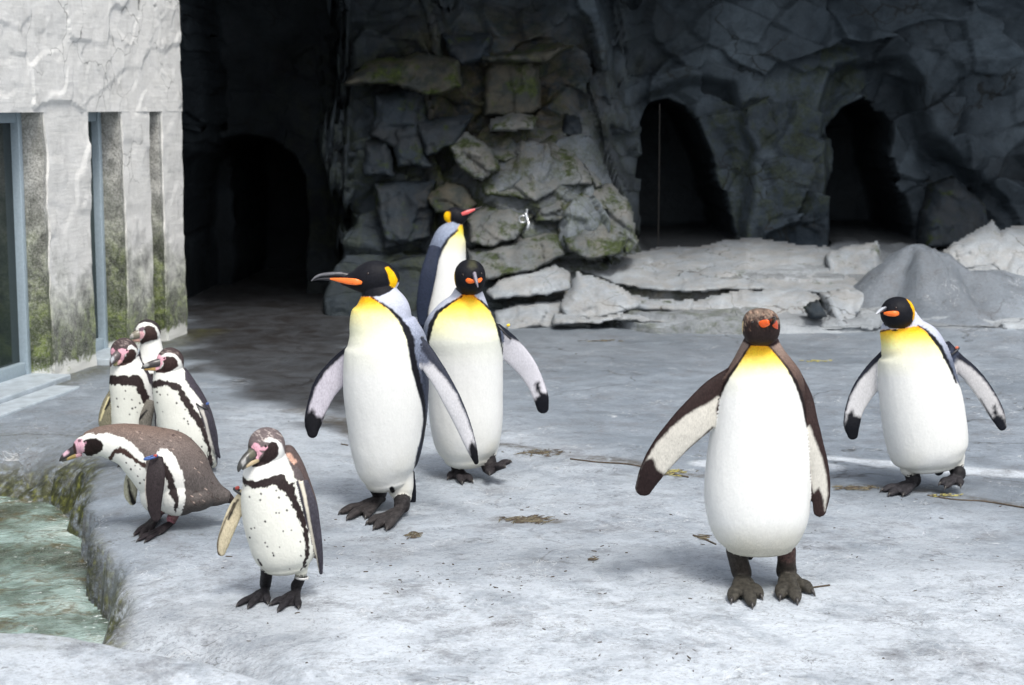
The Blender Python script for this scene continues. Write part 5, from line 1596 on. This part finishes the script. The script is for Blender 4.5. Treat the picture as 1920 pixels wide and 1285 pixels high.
# standing behind the bending one
b = Bird('spotted penguin leaning right with blue wing tag, directly behind the bending one', depth_at(375, 884), G(372, 884), 0.0026, HG)
b.base = {'torso': (70, 66, 74), 'head': (70, 60, 60), 'flipR': (60, 58, 66), 'leg': (44, 42, 45), 'foot': (44, 42, 46)}
b.body('torso', [(318, 678, 22), (318, 694, 30), (322, 712, 37), (330, 738, 44), (339, 766, 48), (348, 795, 52), (358, 825, 52), (369, 850, 45), (380, 868, 32)], .88, 2.1, 56, 50, (.5, .6))
b.body('torso', [(346, 712, 14, .05), (362, 745, 20, .06), (378, 785, 22, .06), (390, 830, 19, .05), (397, 868, 11, .03)], 1.3)
b.ball('head', 319, 680, 26, 29, .052, -.01)
b.body('head', [(318, 684, 22, -.01), (305, 688, 16, -.02), (296, 690, 11, -.03)], .85)
b.body('flipR', [(378, 762, 8, -.05), (391, 792, 9, -.06), (400, 825, 8, -.05), (407, 848, 5, -.04), (412, 858, 2, -.03)], cap=(.5, .8), thick=.01, power=2.2)
b.leg(360, 862, 12, G(362, 880) + [0, 0, .02], .017)
b.leg(385, 862, 12, G(386, 884) + [0, 0, .02], .017)
b.foot(G(362, 881), [G(340, 888), G(350, 894), G(362, 894)], .0115, .014)
b.foot(G(386, 885), [G(366, 894), G(376, 898), G(390, 898)], .0115, .014)
b.paint(TORSO, [(270, 690), (345, 690), (348, 712), (356, 728), (372, 744), (384, 764), (392, 790), (400, 830), (406, 870), (395, 900), (270, 900)], CRM, 1.0, 1.2, -.4)
b.paint(TORSO, [(280, 685), (344, 685), (347, 714), (356, 729), (372, 746), (382, 762), (386, 778), (370, 772), (357, 752), (346, 732), (336, 722), (312, 714), (284, 716)], (236, 236, 231), 1.0, 1.4, -.4)
b.paint(TORSO, [(283, 717), (298, 712), (316, 716), (337, 722), (346, 734), (358, 757), (372, 775), (384, 797), (394, 835), (400, 868), (397, 884), (390, 880), (390, 845), (380, 815), (365, 790), (351, 770), (338, 748), (331, 732), (312, 724), (284, 728)], (48, 40, 40), 1.0, 2.2, -.4)
spots(b, [(300, 740), (314, 740), (326, 728), (331, 756), (345, 785), (352, 790), (353, 795), (334, 807), (295, 755), (305, 772), (347, 768), (380, 815), (383, 826), (378, 838), (358, 822), (294, 735)], 1.4)
b.paint(['head'], [(300, 668), (308, 664), (318, 661), (330, 665), (340, 677), (345, 700), (345, 720), (284, 720), (284, 700)], (236, 236, 231), 1.0, 1.0, -.5)
b.paint(['head', 'torso'], [(303, 673), (312, 668), (325, 669), (333, 677), (334, 687), (325, 694), (308, 700), (293, 699), (290, 694), (303, 691), (307, 682)], (52, 38, 37), .8, .8, -.4)
b.paint(['head'], [(289, 668), (297, 664), (302, 668), (310, 669), (311, 674), (304, 678), (306, 683), (298, 692), (289, 692), (293, 682)], (224, 170, 184), .8, .7, -.4)
for k in range(20):
    rr_ = random.Random(k + 5)
    x0, y0 = rr_.uniform(296, 335), rr_.uniform(653, 664)
    b.line(['head'], [(x0, y0, .6), (x0 + 3, y0 + 1.5, .4)], (130, 118, 114), .6, .3)
b.line(['flipR'], [(372, 752, 4), (384, 785, 2.5), (394, 825, 2.2), (404, 860, 1.5)], (216, 212, 204), .8, .6, -.6)
b.build()
b.piece('upper_beak', [([(300, 680, 8, -.04), (289, 682, 7, -.05), (278, 685, 5.5, -.055), (270, 688, 3.5, -.058), (266, 691, 1.5, -.058)], .85)], [{'base': (66, 62, 62), 'spots': [([(268, 684), (276, 680), (280, 686), (272, 690)], (150, 150, 148))]}])
b.piece('lower_beak', [([(300, 690, 6, -.036), (288, 691, 4.8, -.046), (278, 692, 3.2, -.05), (271, 693, 1.6, -.052)], .85)], [{'base': (196, 158, 96), 'spots': [([(292, 682), (304, 680), (304, 700), (292, 700)], (224, 168, 182))]}])
b.eye(308, 672, .0042)
b.band(379, 762, .8, .4, 13, 'black', -.05, 10, -5, 'blue', thick=.016)

# left of the group
b = Bird('spotted penguin at the left of the huddle with broad dark chest band', depth_at(252, 872), G(252, 872), 0.0026, HG)
b.base = {'torso': (66, 60, 66), 'head': (72, 62, 62), 'flipL': (118, 114, 96), 'flipR': (112, 108, 100), 'leg': (44, 42, 45), 'foot': (44, 42, 46)}
b.body('torso', [(236, 668, 24), (237, 684, 30), (241, 700, 36), (245, 722, 40), (248, 750, 41), (250, 782, 42), (252, 812, 41), (254, 838, 34), (255, 854, 22)], .88, 2.1, 56, 50, (.5, .6))
b.body('torso', [(262, 690, 10, .04), (274, 720, 14, .05), (280, 760, 14, .05), (280, 810, 12, .04)], 1.3)
b.ball('head', 233, 660, 26, 27, .05, -.015)
b.body('head', [(230, 664, 20, -.02), (220, 671, 14, -.04), (214, 676, 9, -.05)], .85)
b.body('flipL', [(212, 735, 8, -.02), (202, 762, 12, -.03), (197, 790, 13, -.03), (199, 812, 8, -.03)], thick=.01, power=2.2)
b.body('flipR', [(284, 755, 9, -.05), (276, 775, 12, -.08), (272, 798, 12, -.09), (274, 815, 7, -.09)], thick=.01, power=2.2)
b.leg(240, 848, 12, G(240, 868) + [0, 0, .02], .017)
b.leg(266, 848, 12, G(268, 870) + [0, 0, .02], .017)
b.foot(G(240, 869), [G(224, 876), G(232, 880), G(244, 880)], .0115, .014)
b.foot(G(268, 871), [G(252, 878), G(262, 882), G(272, 880)], .0115, .014)
b.paint(TORSO, [(190, 690), (264, 680), (272, 700), (284, 725), (288, 745), (290, 790), (290, 900), (190, 900)], CRM, 1.0, 1.2, -.4)
b.paint(TORSO, [(190, 680), (262, 668), (268, 690), (278, 712), (286, 738), (285, 756), (276, 738), (266, 706), (235, 704), (190, 702)], (236, 236, 231), 1.0, 1.2, -.4)
b.paint(TORSO, [(190, 702), (215, 705), (240, 705), (262, 703), (270, 722), (279, 742), (283, 756), (278, 762), (268, 755), (260, 738), (252, 724), (232, 722), (215, 723), (190, 718)], (46, 37, 37), 1.0, 2.0, -.5)
spots(b, [(235, 733), (233, 748), (247, 750), (219, 748), (221, 763), (248, 766), (254, 764), (257, 773), (243, 777), (262, 756)], 1.5)
b.paint(['head'], [(240, 650), (247, 647), (256, 653), (262, 666), (266, 690), (266, 720), (195, 720), (205, 688), (228, 690)], (236, 236, 231), .9, .8, -.5)
b.paint(['head', 'torso'], [(238, 658), (246, 654), (253, 657), (256, 664), (254, 672), (246, 680), (232, 686), (220, 687), (215, 683), (228, 676), (236, 668)], (56, 42, 40), .8, .8, -.4)
b.paint(['head'], [(221, 655), (229, 653), (236, 655), (241, 656), (240, 661), (234, 664), (232, 674), (225, 683), (219, 683), (225, 672), (228, 664), (221, 661)], (224, 170, 184), .8, .6, -.4)
b.paint(['head'], [(206, 656), (212, 652), (216, 658), (214, 666), (208, 664)], (214, 160, 176), .8, .6, -.4)
for k in range(20):
    rr_ = random.Random(k + 25)
    x0, y0 = rr_.uniform(212, 252), rr_.uniform(636, 648)
    b.line(['head'], [(x0, y0, .6), (x0 + 3, y0 + 1.5, .4)], (128, 116, 112), .6, .3)
b.line(['flipR'], [(275, 770, 1.5), (262, 785, 2.5), (254, 794, 2)], (24, 22, 24), .8, .5)
b.line(['flipL'], [(204, 745, 1.5), (196, 765, 2), (188, 788, 1.6)], (200, 190, 150), .8, .8, -.6)
b.line(['flipL'], [(207, 748, 2), (202, 760, 2.4), (197, 768, 1.5)], (24, 22, 24), .8, .5)
b.build()
b.piece('upper_beak', [([(222, 664, 8, -.055), (216, 670, 7.5, -.07), (211, 677, 5.5, -.078), (208, 683, 3, -.08), (207, 687, 1.4, -.08)], .85)], [{'base': (84, 74, 76), 'spots': [([(206, 672), (213, 668), (215, 674), (209, 682)], (176, 180, 186))]}])
b.piece('lower_beak', [([(226, 676, 5.5, -.05), (220, 681, 4.4, -.06), (214, 685, 2.4, -.066)], .85)], [{'base': (206, 160, 160), 'spots': [([(210, 678), (221, 678), (220, 690), (208, 690)], (140, 134, 96))]}])
b.eye(238, 657, .0042)

# rear of the group
b = Bird('rearmost spotted penguin of the huddle, only head and white neck showing', depth_at(282, 815), G(282, 815), 0.003, HG)
b.base = {'torso': (60, 56, 62), 'head': (56, 50, 52), 'leg': (44, 42, 45), 'foot': (44, 42, 46)}
b.body('torso', [(281, 628, 18), (283, 645, 20), (284, 665, 24), (284, 692, 32), (283, 725, 37), (282, 760, 38), (282, 785, 33), (282, 800, 20)], .88, 2.1, 50, 44, (.5, .6))
b.ball('head', 277, 623, 24.5, 24.5, .05, -.01)
b.body('head', [(274, 626, 20, -.01), (264, 628, 15, -.02), (257, 629, 11, -.03)], .85)
b.leg(270, 795, 9, G(270, 811) + [0, 0, .02], .017)
b.leg(294, 795, 9, G(294, 812) + [0, 0, .02], .017)
b.foot(G(270, 812), [G(256, 817), G(264, 820), G(274, 820)], .0115, .014)
b.foot(G(294, 813), [G(282, 818), G(290, 821), G(300, 820)], .0115, .014)
b.paint(TORSO, [(258, 640), (310, 625), (310, 830), (262, 830), (268, 680), (262, 655)], (236, 236, 231), 1.0, .8, -.5)
b.paint(TORSO, [(250, 700), (320, 700), (320, 716), (250, 716)], (46, 37, 37), 1.0, 1.6, -.5)
b.paint(['head'], [(254, 616), (260, 608), (272, 604), (284, 606), (294, 614), (301, 628), (306, 660), (260, 670), (260, 645)], (236, 236, 231), .9, .5, -.5)
b.paint(['head', 'torso'], [(270, 613), (280, 610), (290, 614), (295, 625), (296, 637), (284, 639), (274, 642), (265, 646), (261, 641), (268, 634), (272, 624)], (58, 44, 42), .8, .6, -.4)
b.paint(['head'], [(260, 616), (268, 612), (272, 615), (268, 622), (260, 622)], (108, 90, 100), .8, .5, -.4)
b.paint(['head'], [(257, 622), (268, 622), (272, 626), (268, 634), (258, 640), (254, 634)], (222, 172, 178), .8, .5, -.4)
b.build()
b.piece('upper_beak', [([(264, 626, 9, -.035), (256, 628, 8, -.045), (249, 631, 6, -.05), (245, 633, 3, -.05)], .85)], [{'base': (124, 118, 104), 'spots': [([(243, 626), (250, 626), (250, 636), (243, 636)], (170, 166, 160))]}])
b.piece('lower_beak', [([(264, 635, 6, -.03), (257, 637, 5, -.04), (251, 638, 3, -.045)], .85)], [(206, 164, 150)])
b.eye(271.5, 618, .0042)

# ------------------------------------------------------------------ small things
# water tap fixed on the rock
def hose_tap():
    Yt = 11.62
    c = W(985, 410, Yt)
    t = thing('tap', 'small shiny metal tap on the mossy rocks right of the far penguin', 'tap', tuple(c))
    def tb(name, pts, r):
        v, f = loft([[*W(x, y, Yt + d), r, r] for x, y, d in pts], (0.1, 1, 0.05), 16, 12)
        mesh_obj(name, v, f, M['metal'], t, c)
    V, F = [], []
    n, k = 24, 8
    for i in range(n):
        a = 2 * math.pi * i / n
        for j in range(k):
            q = 2 * math.pi * j / k
            rr = 0.024 + 0.006 * math.cos(q)
            V.append(W(980, 411, Yt) + np.array([rr * math.cos(a), 0.006 * math.sin(q), rr * math.sin(a)]))
    for i in range(n):
        for j in range(k):
            F.append((i * k + j, i * k + (j + 1) % k, ((i + 1) % n) * k + (j + 1) % k, ((i + 1) % n) * k + j))
    mesh_obj('wheel_handle', np.array(V), F, M['metal'], t, c)
    tb('spout', [(986, 402, 0.0), (989, 412, -.01), (991, 420, -.03), (989, 428, -.035)], 0.012)
    tb('valve_stem', [(988, 394, 0), (987, 404, 0)], 0.008)
    tb('pipe', [(985, 408, .02), (985, 408, .30)], 0.010)
hose_tap()

# thin cable hanging in the left opening
v, f = loft([[*W(1237, 195, 12.9), .0025, .0025], [*W(1236, 320, 12.9), .0025, .0025], [*W(1234, 462, 12.9), .0025, .0025]], (0, 1, 0), 12, 8)
tag(mesh_obj('cable', v, f, M['cable'], origin=W(1237, 195, 12.9)), 'thin cable hanging down inside the left rock opening', 'cable')

# twigs, leaves and droppings of plants on the rock
def twig(pts, r, label, mat='twig', name='twig'):
    P = [G(x, y) + [0, 0, r * .8] for x, y in pts]
    v, f = loft([[*p, r, r] for p in P], (0, 0, 1), 14, 7)
    o = mesh_obj(name, v, f, M[mat], origin=P[0])
    tag(o, label, name, 'twigs lying on the rock')
twig([(1070, 862), (1120, 868), (1180, 872), (1235, 884), (1290, 896)], .0035, 'long thin twig in the crack left of the brown headed penguin')
twig([(1300, 1005), (1320, 1012), (1342, 1022)], .003, 'short twig beside the left leg of the brown headed penguin')
twig([(1525, 1103), (1540, 1101), (1555, 1099)], .003, 'tiny twig at the right foot of the brown headed penguin')
twig([(1740, 930), (1790, 938), (1850, 942), (1930, 955)], .003, 'thin stick running to the right edge under the right penguin')
twig([(220, 800), (240, 760), (236, 740)], .003, 'short twig beside the huddle of spotted penguins')
twig([(640, 834), (652, 836)], .003, 'tiny brown twig left of the front king penguin')

def litter(px, py, rx, ry, n, label, seed, mats=('leaf', 'twig'), size=0.014):
    r_ = random.Random(seed)
    c = G(px, py)
    V, F = [], []
    for k in range(n):
        a, q = r_.uniform(0, 6.28), r_.random() ** 0.8 * r_.uniform(.6, 1.25)
        g = G(px + rx * q * math.cos(a), py + ry * q * math.sin(a))
        L, wd_ = r_.uniform(.4, 1.7) * size, r_.uniform(.06, .22) * size
        th = r_.gauss(0, .7)
        d = np.array([math.cos(th), math.sin(th), r_.uniform(-.1, .25)])
        s = np.array([-math.sin(th), math.cos(th), r_.uniform(-.2, .3)])
        z = np.array([0, 0, .002 + r_.random() * .003])
        o = len(V)
        h = np.array([0, 0, .0015])
        for base in (z, z + h):
            V += [g + base - d * L, g + base - s * wd_, g + base + d * L, g + base + s * wd_ + h]
        F += [(o, o + 1, o + 2, o + 3), (o + 4, o + 7, o + 6, o + 5), (o, o + 4, o + 5, o + 1), (o + 1, o + 5, o + 6, o + 2), (o + 2, o + 6, o + 7, o + 3), (o + 3, o + 7, o + 4, o)]
    ob = mesh_obj('leaf_litter', np.array(V), F, M[mats[0]], origin=c, shade=False)
    ob.data.materials.append(M[mats[1]])
    for i, p in enumerate(ob.data.polygons):
        p.material_index = (i // 6) % 2
    tag(ob, label, 'leaf litter')
    ob['kind'] = 'stuff'
rr_ = random.Random(77)
Vb, Fb = [], []
for k in range(170):
    px_, py_ = rr_.uniform(380, 1920), 640 + 645 * rr_.random() ** 0.8
    if rr_.random() < 0.5:
        px_, py_ = rr_.choice([(760, 1075), (930, 1120), (1110, 1050), (1240, 1230), (1000, 960), (640, 1010)])
        px_, py_ = px_ + rr_.gauss(0, 55), py_ + rr_.gauss(0, 16)
    if sdist([tuple(q) for q in [(0, 700), (240, 700), (260, 1300), (0, 1300)]], np.array([px_]), np.array([py_]))[0] < 0 or py_ > 1284 or px_ > 1930 or px_ < 260:
        continue
    g = G(px_, py_)
    L = rr_.uniform(.002, .010) * (1.6 if rr_.random() < .15 else 1)
    w_ = rr_.uniform(.0007, .0022)
    th = rr_.gauss(0, 1.2)
    d_ = np.array([math.cos(th), math.sin(th), 0]) * L
    s_ = np.array([-math.sin(th), math.cos(th), 0]) * w_
    up_ = np.array([0, 0, .0015 + rr_.random() * .002])
    o_ = len(Vb)
    Vb += [g - d_, g - s_, g + d_, g + s_, g - d_ * .8 + up_, g - s_ * .8 + up_, g + d_ * .8 + up_, g + s_ * .8 + up_]
    Fb += [(o_ + 3, o_ + 2, o_ + 1, o_), (o_ + 4, o_ + 5, o_ + 6, o_ + 7), (o_, o_ + 1, o_ + 5, o_ + 4), (o_ + 1, o_ + 2, o_ + 6, o_ + 5), (o_ + 2, o_ + 3, o_ + 7, o_ + 6), (o_ + 3, o_, o_ + 4, o_ + 7)]
ob_ = mesh_obj('debris', np.array(Vb), Fb, M['twig'], origin=G(960, 1000), shade=False)
tag(ob_, 'tiny dark feather and plant bits scattered over the whole rock floor', 'debris')
ob_['kind'] = 'stuff'
litter(990, 977, 48, 8, 130, 'flat patch of dead brown leaf litter right of the front king penguin', 1)
litter(775, 1006, 16, 7, 60, 'small dark clump of litter under the front king penguin', 2, ('twig', 'leaf'), .009)
litter(1250, 888, 50, 7, 110, 'brown and yellow litter caught in the crack left of the brown headed penguin', 3, ('leaf', 'yleaf'))
litter(1010, 851, 60, 6, 70, 'scattered litter beside the foot of the walking penguin', 4)
litter(1600, 917, 50, 4, 70, 'line of brown litter between the two right hand penguins', 5)
litter(1775, 931, 30, 3, 50, 'mossy yellow litter under the right hand penguin', 6, ('yleaf', 'leaf'), .008)
litter(1320, 1010, 10, 6, 20, 'crumpled brown leaf bits beside the leg of the brown headed penguin', 7)
litter(1130, 640, 40, 2, 30, 'specks of litter on the far rock floor', 8)
litter(1530, 678, 30, 2, 40, 'streak of yellow litter behind the brown headed penguin', 9, ('yleaf', 'yleaf'), .010)
litter(1112, 1052, 14, 4, 18, 'few dark bits of litter in the open rock centre', 10, ('twig', 'leaf'), .010)
